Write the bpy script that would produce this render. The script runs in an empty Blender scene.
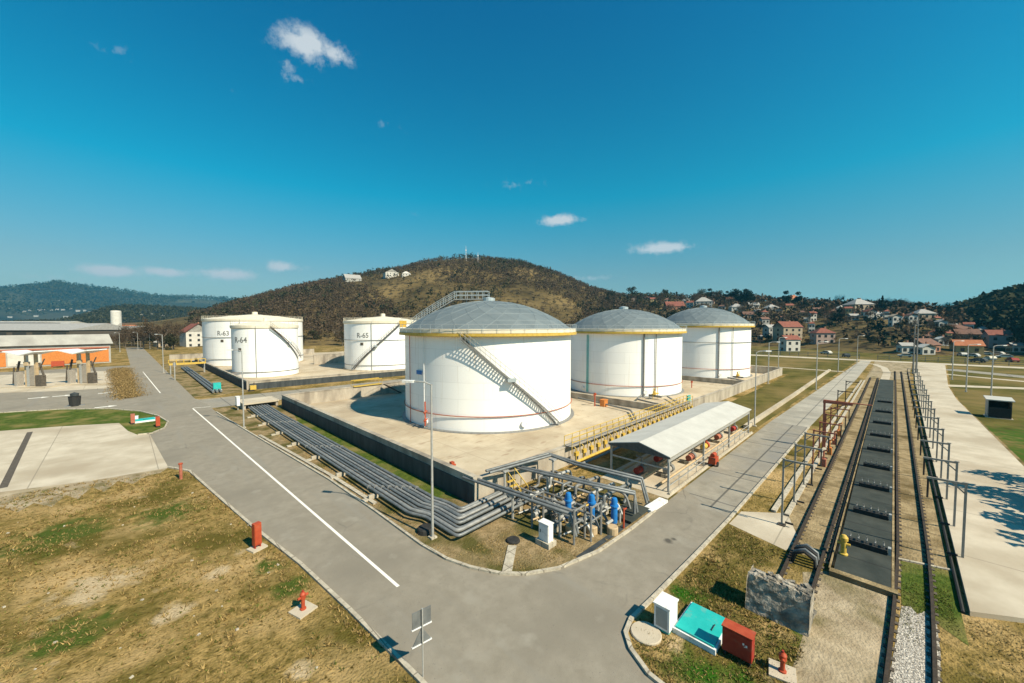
import bpy, math, random
import numpy as np
from mathutils import Vector, Matrix

# ------------------------------------------------------------------ camera, sky, sun, exposure
sc = bpy.context.scene
COL = sc.collection
F, CAM_H, HORIZON = 387.0, 12.8, 325.0
PITCH = math.atan((341.5 - HORIZON) / F)
cd = bpy.data.cameras.new('camera'); cam = bpy.data.objects.new('camera', cd); COL.objects.link(cam)
cd.sensor_width = 36; cd.lens = 36 * F / 1024; cd.clip_end = 20000; cd.clip_start = 0.1
cam.location = (0, 0, CAM_H); cam.rotation_euler = (math.pi / 2 - PITCH, 0, 0)
sc.camera = cam

SUN_EL = math.radians(43)
SUN_AZ = Vector((0.79, -0.61)).normalized()          # ground direction towards the sun
w = bpy.data.worlds.new('World'); sc.world = w; w.use_nodes = True
nt = w.node_tree; nt.nodes.clear()
def wn(t, **k):
    n = nt.nodes.new(t)
    for a, b in k.items(): setattr(n, a, b)
    return n
sky = wn('ShaderNodeTexSky', sky_type='NISHITA'); sky.sun_disc = False
sky.sun_elevation = SUN_EL; sky.sun_rotation = math.atan2(SUN_AZ.x, SUN_AZ.y)
sky.altitude = 200; sky.air_density = 1.0; sky.dust_density = 0.6; sky.ozone_density = 2.5
geo = wn('ShaderNodeTexCoord')
sep = wn('ShaderNodeSeparateXYZ'); nt.links.new(geo.outputs['Generated'], sep.inputs[0])
tint = wn('ShaderNodeValToRGB')
tint.color_ramp.elements[0].position = 0.0; tint.color_ramp.elements[0].color = (0.72, 0.67, 0.59, 1)
tint.color_ramp.elements[1].position = 0.62; tint.color_ramp.elements[1].color = (0.0, 0.71, 0.96, 1)
e = tint.color_ramp.elements.new(0.12); e.color = (0.52, 0.67, 0.61, 1)
e = tint.color_ramp.elements.new(0.30); e.color = (0.02, 0.95, 0.94, 1)
nt.links.new(sep.outputs['Z'], tint.inputs[0])
mul = wn('ShaderNodeMixRGB', blend_type='MULTIPLY'); mul.inputs[0].default_value = 1
nt.links.new(sky.outputs[0], mul.inputs[1]); nt.links.new(tint.outputs[0], mul.inputs[2])
# small fair-weather clouds: (px, py of the photograph -> direction, half width, half height, strength)
def view_dir(px, py):
    d = Vector(((px - 512) / F, math.cos(PITCH), -math.sin(PITCH)))
    d += Vector((0, math.sin(PITCH), math.cos(PITCH))) * ((341.5 - py) / F)
    return d.normalized()
mapn = wn('ShaderNodeTexNoise'); mapn.inputs['Scale'].default_value = 34; mapn.inputs['Detail'].default_value = 8
mapn.inputs['Roughness'].default_value = 0.70
nt.links.new(geo.outputs['Generated'], mapn.inputs['Vector'])
total = None
def mathn(op, a, b=None, c=None, clamp=False):
    n = wn('ShaderNodeMath', operation=op); n.use_clamp = clamp
    for i, v in enumerate((a, b, c)):
        if v is None: continue
        if isinstance(v, (int, float)): n.inputs[i].default_value = v
        else: nt.links.new(v, n.inputs[i])
    return n.outputs[0]
for px, py, a, b, s in [(308, 44, 27, 15, 1.0), (336, 55, 19, 9, .85), (286, 68, 9, 13, .62), (297, 79, 11, 5, .62), (122, 55, 22, 9, .42),
                        (238, 91, 9, 9, .36), (387, 127, 16, 7, .38), (522, 184, 34, 6, .45), (560, 220, 24, 7, 1.0),
                        (418, 214, 9, 5, .3), (663, 248, 36, 7, 1.0), (110, 271, 26, 7, 1.05), (165, 272, 24, 6, .95),
                        (228, 274, 30, 7, .95), (282, 267, 22, 7, .85), (60, 278, 46, 5, .45), (875, 272, 30, 8, .35), (945, 281, 40, 8, .3), (590, 278, 30, 5, .55)]:
    c = view_dir(px, py)
    rt = Vector((0, 0, 1)).cross(c).normalized() * -1; upv = rt.cross(c)
    k = c.length
    ang = math.cos(math.atan((px - 512) / F))
    vs = wn('ShaderNodeVectorMath', operation='SUBTRACT'); nt.links.new(geo.outputs['Generated'], vs.inputs[0]); vs.inputs[1].default_value = c
    d1 = wn('ShaderNodeVectorMath', operation='DOT_PRODUCT'); nt.links.new(vs.outputs[0], d1.inputs[0]); d1.inputs[1].default_value = rt / (a / F * ang)
    d2 = wn('ShaderNodeVectorMath', operation='DOT_PRODUCT'); nt.links.new(vs.outputs[0], d2.inputs[0]); d2.inputs[1].default_value = upv / (b / F * ang)
    q = mathn('ADD', mathn('MULTIPLY', d1.outputs['Value'], d1.outputs['Value']), mathn('MULTIPLY', d2.outputs['Value'], d2.outputs['Value']))
    g = mathn('MULTIPLY', mathn('EXPONENT', mathn('MULTIPLY', q, -1.1)), s)
    total = g if total is None else mathn('MAXIMUM', total, g)
dens = mathn('MULTIPLY', mathn('SUBTRACT', mathn('ADD', total, mathn('MULTIPLY', mapn.outputs['Fac'], 1.9)), 1.28), 2.0, clamp=True)
dens = mathn('MULTIPLY', dens, mathn('MULTIPLY', total, 1.15, clamp=True))
cl = wn('ShaderNodeMixRGB'); nt.links.new(dens, cl.inputs[0]); nt.links.new(mul.outputs[0], cl.inputs[1]); cl.inputs[2].default_value = (4.7, 5.2, 5.6, 1)
bg = wn('ShaderNodeBackground'); bg.inputs[1].default_value = 0.08
nt.links.new(cl.outputs[0], bg.inputs[0])
out = wn('ShaderNodeOutputWorld'); nt.links.new(bg.outputs[0], out.inputs[0])

sl = bpy.data.lights.new('sun', 'SUN'); so = bpy.data.objects.new('sun', sl); COL.objects.link(so)
sl.energy = 5.0; sl.angle = math.radians(0.55); sl.color = (1.0, 0.88, 0.66)
sd = Vector((-SUN_AZ.x * math.cos(SUN_EL), -SUN_AZ.y * math.cos(SUN_EL), -math.sin(SUN_EL)))
so.rotation_euler = sd.to_track_quat('-Z', 'Y').to_euler(); so.location = (60, -60, 80)
sc.view_settings.view_transform = 'Standard'; sc.view_settings.look = 'None'
sc.view_settings.exposure = 0.70; sc.view_settings.gamma = 1.0
sc.render.engine = 'CYCLES'; sc.cycles.use_denoising = True
sc.cycles.max_bounces = 6; sc.cycles.transparent_max_bounces = 4; sc.cycles.volume_bounces = 0

rnd = random.Random(7)
nrg = np.random.default_rng(11)

# ------------------------------------------------------------------ site axes: U runs along the railway, V along the left road
TH = math.atan2(math.cos(math.atan(382 / 387.)), math.sin(math.atan(382 / 387.)))
U = Vector((math.cos(TH), math.sin(TH))); V = Vector((-math.sin(TH), math.cos(TH)))
def W(u, v, z=0.0): return Vector((U.x * u + V.x * v, U.y * u + V.y * v, z))
def ray(px, py):
    return view_dir(px, py)
def site(px, py, z=0.0):                   # where the sight line of a photo pixel meets the level z, in site axes
    d = ray(px, py); t = (z - CAM_H) / d.z
    p = Vector((d.x * t, d.y * t)); return p.dot(U), p.dot(V)

# ------------------------------------------------------------------ materials
def mat(name, c1, c2=None, scale=4.0, rough=0.85, metal=0.0, bump=0.0, c3=None, s3=0.6, island=0.0, bscale=None, detail=6, stretch=None, spec=0.3, lo=.35, hi=.65):
    m = bpy.data.materials.new(name); m.use_nodes = True; t = m.node_tree
    b = t.nodes['Principled BSDF']; b.inputs['Roughness'].default_value = rough; b.inputs['Metallic'].default_value = metal
    b.inputs['Specular IOR Level'].default_value = spec
    tc = t.nodes.new('ShaderNodeTexCoord'); vec = tc.outputs['Object']
    if stretch:
        mp = t.nodes.new('ShaderNodeMapping'); mp.inputs['Scale'].default_value = stretch; t.links.new(vec, mp.inputs[0]); vec = mp.outputs[0]
    col = None
    if c2:
        n = t.nodes.new('ShaderNodeTexNoise'); n.inputs['Scale'].default_value = scale; n.inputs['Detail'].default_value = detail; n.inputs['Roughness'].default_value = .65
        t.links.new(vec, n.inputs['Vector'])
        r = t.nodes.new('ShaderNodeValToRGB'); r.color_ramp.elements[0].position = lo; r.color_ramp.elements[1].position = hi
        r.color_ramp.elements[0].color = (*c1, 1); r.color_ramp.elements[1].color = (*c2, 1); t.links.new(n.outputs['Fac'], r.inputs[0]); col = r.outputs[0]
        if c3:
            n3 = t.nodes.new('ShaderNodeTexNoise'); n3.inputs['Scale'].default_value = s3; n3.inputs['Detail'].default_value = 5; t.links.new(vec, n3.inputs['Vector'])
            r3 = t.nodes.new('ShaderNodeValToRGB'); r3.color_ramp.elements[0].position = .48; r3.color_ramp.elements[1].position = .68
            t.links.new(n3.outputs['Fac'], r3.inputs[0])
            mx = t.nodes.new('ShaderNodeMixRGB'); t.links.new(r3.outputs[0], mx.inputs[0]); t.links.new(col, mx.inputs[1]); mx.inputs[2].default_value = (*c3, 1); col = mx.outputs[0]
    if island:
        g = t.nodes.new('ShaderNodeNewGeometry'); mr = t.nodes.new('ShaderNodeMapRange')
        mr.inputs[3].default_value = 1 - island; mr.inputs[4].default_value = 1 + island
        t.links.new(g.outputs['Random Per Island'], mr.inputs[0])
        mx = t.nodes.new('ShaderNodeMixRGB'); mx.blend_type = 'MULTIPLY'; mx.inputs[0].default_value = 1
        if col: t.links.new(col, mx.inputs[1])
        else: mx.inputs[1].default_value = (*c1, 1)
        t.links.new(mr.outputs[0], mx.inputs[2]); col = mx.outputs[0]
    if col: t.links.new(col, b.inputs['Base Color'])
    else: b.inputs['Base Color'].default_value = (*c1, 1)
    if bump:
        n2 = t.nodes.new('ShaderNodeTexNoise'); n2.inputs['Scale'].default_value = bscale or scale * 4; n2.inputs['Detail'].default_value = 6; t.links.new(vec, n2.inputs['Vector'])
        bp = t.nodes.new('ShaderNodeBump'); bp.inputs['Strength'].default_value = bump; bp.inputs['Distance'].default_value = 0.1
        t.links.new(n2.outputs['Fac'], bp.inputs['Height']); t.links.new(bp.outputs[0], b.inputs['Normal'])
    return m
def mix_into(m, fac_fn, color):
    """mix a further colour into a material's base colour; fac_fn(tree, vec) returns a factor socket"""
    t = m.node_tree; b = t.nodes['Principled BSDF']; tc = t.nodes.new('ShaderNodeTexCoord')
    f = fac_fn(t, tc.outputs['Object'])
    mx = t.nodes.new('ShaderNodeMixRGB'); t.links.new(f, mx.inputs[0])
    if b.inputs['Base Color'].links: t.links.new(b.inputs['Base Color'].links[0].from_socket, mx.inputs[1])
    else: mx.inputs[1].default_value = b.inputs['Base Color'].default_value
    mx.inputs[2].default_value = (*color, 1); t.links.new(mx.outputs[0], b.inputs['Base Color'])
def fac_noise(scale, lo, hi, stretch=None, detail=5):
    def fn(t, vec):
        if stretch:
            mp = t.nodes.new('ShaderNodeMapping'); mp.inputs['Scale'].default_value = stretch; t.links.new(vec, mp.inputs[0]); vec = mp.outputs[0]
        n = t.nodes.new('ShaderNodeTexNoise'); n.inputs['Scale'].default_value = scale; n.inputs['Detail'].default_value = detail; t.links.new(vec, n.inputs['Vector'])
        r = t.nodes.new('ShaderNodeMapRange'); r.inputs[1].default_value = lo; r.inputs[2].default_value = hi; t.links.new(n.outputs['Fac'], r.inputs[0]); return r.outputs[0]
    return fn
def fac_patches(spots):
    """round ragged patches at given site positions (u, v, radius)"""
    def fn(t, vec):
        n = t.nodes.new('ShaderNodeTexNoise'); n.inputs['Scale'].default_value = 1.1; n.inputs['Detail'].default_value = 9; t.links.new(vec, n.inputs['Vector'])
        tot = None
        for u, v, r in spots:
            s = t.nodes.new('ShaderNodeVectorMath'); s.operation = 'DISTANCE'; t.links.new(vec, s.inputs[0]); s.inputs[1].default_value = (u, v, 0)
            q = t.nodes.new('ShaderNodeMath'); q.operation = 'DIVIDE'; t.links.new(s.outputs['Value'], q.inputs[0]); q.inputs[1].default_value = r
            if tot is None: tot = q.outputs[0]
            else:
                mn = t.nodes.new('ShaderNodeMath'); mn.operation = 'MINIMUM'; t.links.new(tot, mn.inputs[0]); t.links.new(q.outputs[0], mn.inputs[1]); tot = mn.outputs[0]
        a = t.nodes.new('ShaderNodeMath'); a.operation = 'ADD'; t.links.new(tot, a.inputs[0])
        k = t.nodes.new('ShaderNodeMath'); k.operation = 'MULTIPLY'; t.links.new(n.outputs['Fac'], k.inputs[0]); k.inputs[1].default_value = 2.4; t.links.new(k.outputs[0], a.inputs[1])
        r = t.nodes.new('ShaderNodeMapRange'); r.inputs[1].default_value = 2.25; r.inputs[2].default_value = 1.55; t.links.new(a.outputs[0], r.inputs[0]); return r.outputs[0]
    return fn
def fac_joints(du, dv, width, ou=0, ov=0):
    """thin joints of a slab grid"""
    def fn(t, vec):
        sp = t.nodes.new('ShaderNodeSeparateXYZ'); t.links.new(vec, sp.inputs[0]); tot = None
        for ax, d, o in (('X', du, ou), ('Y', dv, ov)):
            if not d: continue
            a = t.nodes.new('ShaderNodeMath'); a.operation = 'ADD'; t.links.new(sp.outputs[ax], a.inputs[0]); a.inputs[1].default_value = 1000 * d - o
            b = t.nodes.new('ShaderNodeMath'); b.operation = 'MODULO'; t.links.new(a.outputs[0], b.inputs[0]); b.inputs[1].default_value = d
            c = t.nodes.new('ShaderNodeMath'); c.operation = 'LESS_THAN'; t.links.new(b.outputs[0], c.inputs[0]); c.inputs[1].default_value = width
            if tot is None: tot = c.outputs[0]
            else:
                mn = t.nodes.new('ShaderNodeMath'); mn.operation = 'MAXIMUM'; t.links.new(tot, mn.inputs[0]); t.links.new(c.outputs[0], mn.inputs[1]); tot = mn.outputs[0]
        q = t.nodes.new('ShaderNodeMath'); q.operation = 'MULTIPLY'; t.links.new(tot, q.inputs[0]); q.inputs[1].default_value = .7; return q.outputs[0]
    return fn

M = {}
M['ground'] = mat('dry_grass_ground', (.105, .080, .020), (.36, .245, .092), scale=1.9, bump=1.0, bscale=9, rough=1, spec=.05, detail=12, c3=(.42, .29, .135), s3=.23, lo=.36, hi=.64)
mix_into(M['ground'], fac_noise(.20, .50, .62, detail=10), (.105, .085, .020))
mix_into(M['ground'], fac_noise(5, .56, .70, detail=6), (.070, .048, .010))
mix_into(M['ground'], fac_noise(.55, .64, .76, detail=9), (.44, .335, .20))
mix_into(M['ground'], fac_patches([(5.2, 23.2, .8), (5.6, 20.6, 1.0), (2, 35, 2.2), (-3, 36, 2.6), (-1.8, 24, 1.7), (-6.5, 28, 2.0), (-17, 38, 3.5), (14.3, 5.2, .8), (13.6, 4.0, .9), (15.6, 5.4, .6),
                                   (18.6, 6.6, 1.0), (19.2, 1.7, .9), (20, 1.2, .5)]), (.062, .088, .016))
mix_into(M['ground'], fac_patches([(4.3, 15.3, .5), (-1.2, 27.4, 1.7), (1.2, 22.5, .8), (3.2, 24.6, .7)]), (.44, .34, .21))
mix_into(M['ground'], fac_patches([(72, -13, 7), (62, -11.5, 6), (84, -17, 5)]), (.06, .12, .02))
mix_into(M['ground'], fac_patches([(18.5, 6, 2.2), (21, 5.5, 2.4), (16, 4, 2.2), (24.5, 5.8, 2.2), (18, 2.6, 1.2)]), (.115, .092, .024))
mix_into(M['ground'], fac_patches([(18.6, 6.6, .9), (14.9, 5.6, .55), (14.6, 4.4, .8), (15.3, 3.9, .7), (19.3, 1.6, .9)]), (.030, .095, .008))
M['verge'] = mat('verge_earth', (.17, .125, .06), (.34, .25, .14), scale=2.0, bump=.9, bscale=8, rough=1, spec=.05, detail=9, c3=(.10, .085, .03), s3=.5)
mix_into(M['verge'], fac_noise(.4, .5, .62, detail=8), (.09, .082, .026))
M['green'] = mat('green_grass', (.035, .065, .010), (.10, .13, .025), scale=2.0, bump=.8, bscale=10, rough=1, spec=.05, detail=8, c3=(.20, .165, .06), s3=.35)
M['asphalt'] = mat('worn_asphalt', (.222, .196, .155), (.272, .242, .195), scale=1.2, bump=.25, bscale=40, rough=.92, spec=.2, detail=10, c3=(.205, .182, .146), s3=.16)
mix_into(M['asphalt'], fac_noise(14, .66, .72), (.12, .11, .10))
def fac_cracks(scale, width, lo, hi):
    def fn(t, vec):
        n0 = t.nodes.new('ShaderNodeTexNoise'); n0.inputs['Scale'].default_value = .9; n0.inputs['Detail'].default_value = 5; t.links.new(vec, n0.inputs['Vector'])
        mx = t.nodes.new('ShaderNodeMixRGB'); mx.inputs[0].default_value = .35; t.links.new(vec, mx.inputs[1]); t.links.new(n0.outputs['Color'], mx.inputs[2])
        v = t.nodes.new('ShaderNodeTexVoronoi'); v.feature = 'DISTANCE_TO_EDGE'; v.inputs['Scale'].default_value = scale; t.links.new(mx.outputs[0], v.inputs['Vector'])
        r = t.nodes.new('ShaderNodeMapRange'); r.inputs[1].default_value = width; r.inputs[2].default_value = 0; t.links.new(v.outputs['Distance'], r.inputs[0])
        m_ = fac_noise(.22, lo, hi)(t, vec); q = t.nodes.new('ShaderNodeMath'); q.operation = 'MULTIPLY'; t.links.new(r.outputs[0], q.inputs[0]); t.links.new(m_, q.inputs[1]); return q.outputs[0]
    return fn
mix_into(M['asphalt'], fac_noise(.8, .56, .70, stretch=(1, .07, 1)), (.235, .215, .18)); mix_into(M['asphalt'], fac_noise(.5, .60, .72, detail=8), (.285, .26, .215))
mix_into(M['asphalt'], fac_cracks(.33, .012, .52, .68), (.13, .12, .10))
mix_into(M['asphalt'], fac_patches([(22.5, 9.2, .28), (22.9, 9.0, .2)]), (.09, .082, .07))
M['slabroad'] = mat('grey_concrete_road', (.225, .203, .165), (.325, .293, .238), scale=.8, bump=.2, bscale=30, rough=.9, spec=.2, detail=9, c3=(.22, .21, .19), s3=.2)
mix_into(M['slabroad'], fac_joints(6.0, 0, .16), (.09, .085, .08)); mix_into(M['slabroad'], fac_joints(0, 30, .14, 0, 8.75), (.05, .05, .05))
M['paleroad'] = mat('pale_worn_road', (.32, .295, .25), (.43, .395, .33), scale=.5, bump=.2, bscale=25, rough=.9, spec=.15, detail=9, c3=(.27, .25, .21), s3=.15)
mix_into(M['paleroad'], fac_joints(6.0, 0, .14), (.15, .14, .12)); mix_into(M['paleroad'], fac_joints(0, 30, .12, 0, 8.4), (.10, .095, .09))
M['concrete'] = mat('pale_concrete', (.42, .36, .275), (.54, .475, .375), scale=.5, bump=.2, bscale=25, rough=.9, spec=.15, detail=9, c3=(.36, .30, .22), s3=.13)
mix_into(M['concrete'], fac_joints(7.5, 0, .07, 2), (.22, .19, .15)); mix_into(M['concrete'], fac_joints(0, 60, .07, 0, 4.6), (.25, .22, .17))
M['yard'] = mat('tan_yard_concrete', (.40, .33, .235), (.51, .435, .325), scale=.35, bump=.15, bscale=20, rough=.9, spec=.15, detail=9, c3=(.33, .265, .185), s3=.11)
mix_into(M['yard'], fac_joints(6, 6, .06), (.27, .21, .15)); mix_into(M['yard'], fac_noise(1.1, .60, .72, stretch=(.35, 1, 1)), (.30, .22, .15))
M['kerb'] = mat('kerb_stone', (.33, .29, .23), (.50, .45, .36), scale=3, bump=.3, rough=.9, spec=.1)
mix_into(M['kerb'], fac_joints(1, 1, .05), (.12, .10, .08))
M['wall'] = mat('wall_concrete', (.31, .27, .22), (.45, .40, .325), scale=.9, bump=.25, bscale=12, rough=.9, spec=.1, detail=8, c3=(.22, .19, .155), s3=.5, stretch=(1, 1, .35))
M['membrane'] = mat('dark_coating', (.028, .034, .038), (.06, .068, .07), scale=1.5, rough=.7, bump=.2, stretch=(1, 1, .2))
M['soil'] = mat('track_soil', (.22, .165, .09), (.37, .285, .165), scale=1.6, bump=.7, bscale=9, rough=1, spec=.05, detail=9, c3=(.13, .095, .045), s3=.5)
mix_into(M['soil'], fac_joints(2.4, 0, .12, 1), (.13, .10, .06))
M['dirt'] = mat('grey_compacted_dirt', (.25, .195, .125), (.42, .345, .24), scale=.9, bump=.7, bscale=8, rough=1, spec=.05, detail=10, c3=(.15, .125, .06), s3=.5)
M['ballast'] = mat('pale_ballast', (.24, .215, .185), (.62, .57, .50), scale=11, bump=1.0, bscale=18, rough=.95, spec=.1, detail=3, lo=.4, hi=.6)
M['paint'] = mat('road_paint', (.62, .59, .53), (.78, .75, .68), scale=8, rough=.8, lo=.3, hi=.5)
M['white'] = mat('white_tank_paint', (.85, .84, .815), (.89, .88, .86), scale=.35, rough=.42, spec=.35, stretch=(1, 1, .15))
mix_into(M['white'], fac_noise(.9, .66, .86, stretch=(1, 1, .05)), (.74, .71, .66))
def plate_seams(m):
    t = m.node_tree; tc = t.nodes.new('ShaderNodeTexCoord'); sp = t.nodes.new('ShaderNodeSeparateXYZ'); t.links.new(tc.outputs['Object'], sp.inputs[0])
    a = t.nodes.new('ShaderNodeMath'); a.operation = 'ARCTAN2'; t.links.new(sp.outputs['Y'], a.inputs[0]); t.links.new(sp.outputs['X'], a.inputs[1])
    k_ = t.nodes.new('ShaderNodeMath'); k_.operation = 'MULTIPLY'; t.links.new(a.outputs[0], k_.inputs[0]); k_.inputs[1].default_value = 12
    cb = t.nodes.new('ShaderNodeCombineXYZ'); t.links.new(k_.outputs[0], cb.inputs[0]); t.links.new(sp.outputs['Z'], cb.inputs[1])
    br = t.nodes.new('ShaderNodeTexBrick'); t.links.new(cb.outputs[0], br.inputs['Vector']); br.inputs['Scale'].default_value = 1; br.inputs['Brick Width'].default_value = 6.28; br.inputs['Row Height'].default_value = 1.98; br.inputs['Mortar Size'].default_value = .022; br.inputs['Mortar Smooth'].default_value = .6
    br.inputs['Color1'].default_value = (1, 1, 1, 1); br.inputs['Color2'].default_value = (.955, .955, .96, 1); br.inputs['Mortar'].default_value = (.80, .79, .78, 1)
    b = t.nodes['Principled BSDF']; src = b.inputs['Base Color'].links[0].from_socket; mx = t.nodes.new('ShaderNodeMixRGB'); mx.blend_type = 'MULTIPLY'; mx.inputs[0].default_value = 1
    t.links.new(src, mx.inputs[1]); t.links.new(br.outputs['Color'], mx.inputs[2]); t.links.new(mx.outputs[0], b.inputs['Base Color'])
mix_into(M['white'], fac_noise(2.2, .60, .80, stretch=(1, 1, .035)), (.70, .655, .58)); mix_into(M['white'], fac_noise(3.0, .70, .80, stretch=(1, 1, .06), detail=3), (.55, .42, .30))
plate_seams(M['white'])
M['cream'] = mat('cream_roof_paint', (.62, .56, .44), (.74, .68, .56), scale=.6, rough=.6, spec=.2)
M['dome'] = mat('aluminium_dome_panel', (.125, .155, .170), (.155, .185, .198), scale=.5, rough=.62, metal=.05, island=.06, spec=.3)
M['domerib'] = mat('dome_rib_aluminium', (.18, .215, .23), rough=.6, metal=.1)
M['rib'] = mat('aluminium_rib', (.45, .50, .52), rough=.45, metal=.4)
M['yellow'] = mat('yellow_paint', (.46, .30, .04), (.58, .40, .09), scale=3, rough=.6)
M['orange'] = mat('orange_paint', (.46, .15, .03), (.54, .20, .05), scale=3, rough=.6)
M['red'] = mat('red_paint', (.32, .045, .018), (.40, .075, .03), scale=4, rough=.55)
M['faded_red'] = mat('faded_red_paint', (.30, .085, .05), (.40, .15, .10), scale=4, rough=.7)
M['deep_red'] = mat('deep_red_paint', (.26, .022, .015), (.33, .04, .025), scale=4, rough=.5)
M['steel'] = mat('galvanised_steel', (.36, .36, .345), (.48, .475, .455), scale=5, rough=.5, metal=.35)
M['grey'] = mat('grey_paint', (.15, .15, .145), (.22, .218, .208), scale=4, rough=.55)
M['darkpipe'] = mat('lagged_pipe_grey', (.13, .14, .145), (.215, .225, .225), scale=2, rough=.5, metal=.3)
M['palepipe'] = mat('weathered_pipe_grey', (.19, .195, .195), (.30, .30, .29), scale=2, rough=.6, metal=.2)
M['black'] = mat('black_rubber', (.018, .018, .018), (.035, .034, .032), scale=6, rough=.8)
M['rust'] = mat('rusty_rail', (.028, .021, .016), (.058, .042, .030), scale=8, rough=.8)
M['brownrust'] = mat('rusty_frame_paint', (.25, .225, .195), (.36, .33, .29), scale=5, rough=.7)
M['groove_shade'] = mat('rail_groove_shade', (.030, .025, .018), (.085, .066, .042), scale=5, rough=.95, bump=.5)  # dark tone that paints the shadow in the groove along the rails
M['sleeper'] = mat('tarred_sleeper', (.06, .05, .04), (.12, .10, .08), scale=4, rough=.95)
M['pad'] = mat('drip_pad_plate', (.030, .036, .032), (.056, .062, .054), scale=.8, rough=.8, bump=.2, spec=.2)
mix_into(M['pad'], fac_joints(2.5, 0, .10), (.02, .02, .02))
M['teal'] = mat('teal_paint', (.015, .36, .34), (.025, .42, .39), scale=2, rough=.5)
M['blue'] = mat('blue_paint', (.012, .13, .40), (.02, .18, .48), scale=3, rough=.45)
M['sheet'] = mat('grey_white_roof_sheet', (.43, .42, .39), (.50, .49, .455), scale=.6, rough=.75, spec=.15)
M['whitebox'] = mat('white_cabinet_paint', (.66, .66, .66), (.76, .76, .75), scale=3, rough=.5)
M['stone'] = mat('old_broken_concrete', (.17, .15, .12), (.42, .375, .31), scale=3.0, bump=.9, bscale=7, rough=.95, detail=9, lo=.38, hi=.62, c3=(.11, .10, .085), s3=1.6)
for k_ in ('red', 'deep_red', 'teal', 'whitebox', 'yellow'):
    c_ = {'red': (.30, .13, .09), 'deep_red': (.22, .08, .06), 'teal': (.16, .33, .30), 'whitebox': (.42, .38, .32), 'yellow': (.30, .22, .10)}[k_]; mix_into(M[k_], fac_noise(2.6, .58, .78, detail=8), c_)
M['tan_panel'] = mat('tan_cladding', (.40, .29, .17), (.50, .38, .24), scale=2, rough=.7)
M['pale_roof'] = mat('weathered_pale_roof', (.34, .32, .285), (.42, .40, .355), scale=.4, rough=.85, stretch=(1, .2, 1), c3=(.27, .25, .22), s3=.15)
M['glass'] = mat('dark_window_glass', (.03, .035, .04), rough=.12, spec=.6)
M['hill'] = mat('winter_hillside', (.060, .046, .022), (.145, .105, .046), scale=.022, bump=0, rough=1, spec=.03, detail=12, c3=(.185, .132, .058), s3=.012)
mix_into(M['hill'], fac_noise(.15, .5, .66, detail=6), (.03, .024, .016))
M['meadow'] = mat('meadow_grass', (.052, .056, .013), (.145, .118, .038), scale=.25, rough=1, spec=.03, detail=12, c3=(.20, .145, .06), s3=.06)
mix_into(M['meadow'], fac_patches([(72, -13, 7), (62, -11.5, 6), (84, -17, 5)]), (.05, .095, .015))
M['farhill'] = mat('far_forest', (.016, .020, .019), (.046, .046, .036), scale=.004, rough=1, spec=.02, detail=14, lo=.42, hi=.6, c3=(.09, .085, .05), s3=.0022)
M['bark'] = mat('grey_bark', (.10, .08, .06), (.17, .14, .11), scale=3, rough=.95)
M['twig'] = mat('bare_brown_twigs', (.078, .056, .036), rough=1, spec=.02, island=.32)
M['hedge'] = mat('dry_hedge_twigs', (.23, .16, .07), rough=1, spec=.02, island=.45)
M['brush'] = mat('dry_brush', (.13, .092, .042), rough=1, spec=.02, island=.45)
M['needle'] = mat('dark_evergreen_needles', (.010, .018, .011), rough=1, spec=.05, island=.5)
M['olive'] = mat('olive_shrub_leaves', (.040, .040, .021), rough=1, spec=.03, island=.5)
M['tuft'] = mat('dry_grass_blades', (.25, .175, .07), rough=1, spec=.02, island=.55)
M['tuft_green'] = mat('green_grass_blades', (.095, .10, .024), rough=1, spec=.02, island=.5)
for k, a, b in [('tile_red', (.17, .055, .04), (.25, .09, .06)), ('tile_orange', (.33, .11, .05), (.42, .16, .075)), ('tile_brown', (.12, .065, .05), (.19, .10, .07)),
                ('tile_grey', (.27, .26, .25), (.36, .35, .33)), ('plaster_white', (.46, .44, .40), (.56, .54, .49)), ('plaster_beige', (.34, .27, .19), (.42, .34, .25)),
                ('plaster_ochre', (.38, .28, .13), (.46, .34, .17)), ('plaster_pink', (.40, .29, .24), (.48, .35, .29)), ('brick', (.27, .13, .085), (.36, .19, .12)), ('plaster_grey', (.30, .29, .27), (.38, .37, .34))]:
    M[k] = mat(k, a, b, scale=.8, rough=.85)

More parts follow.
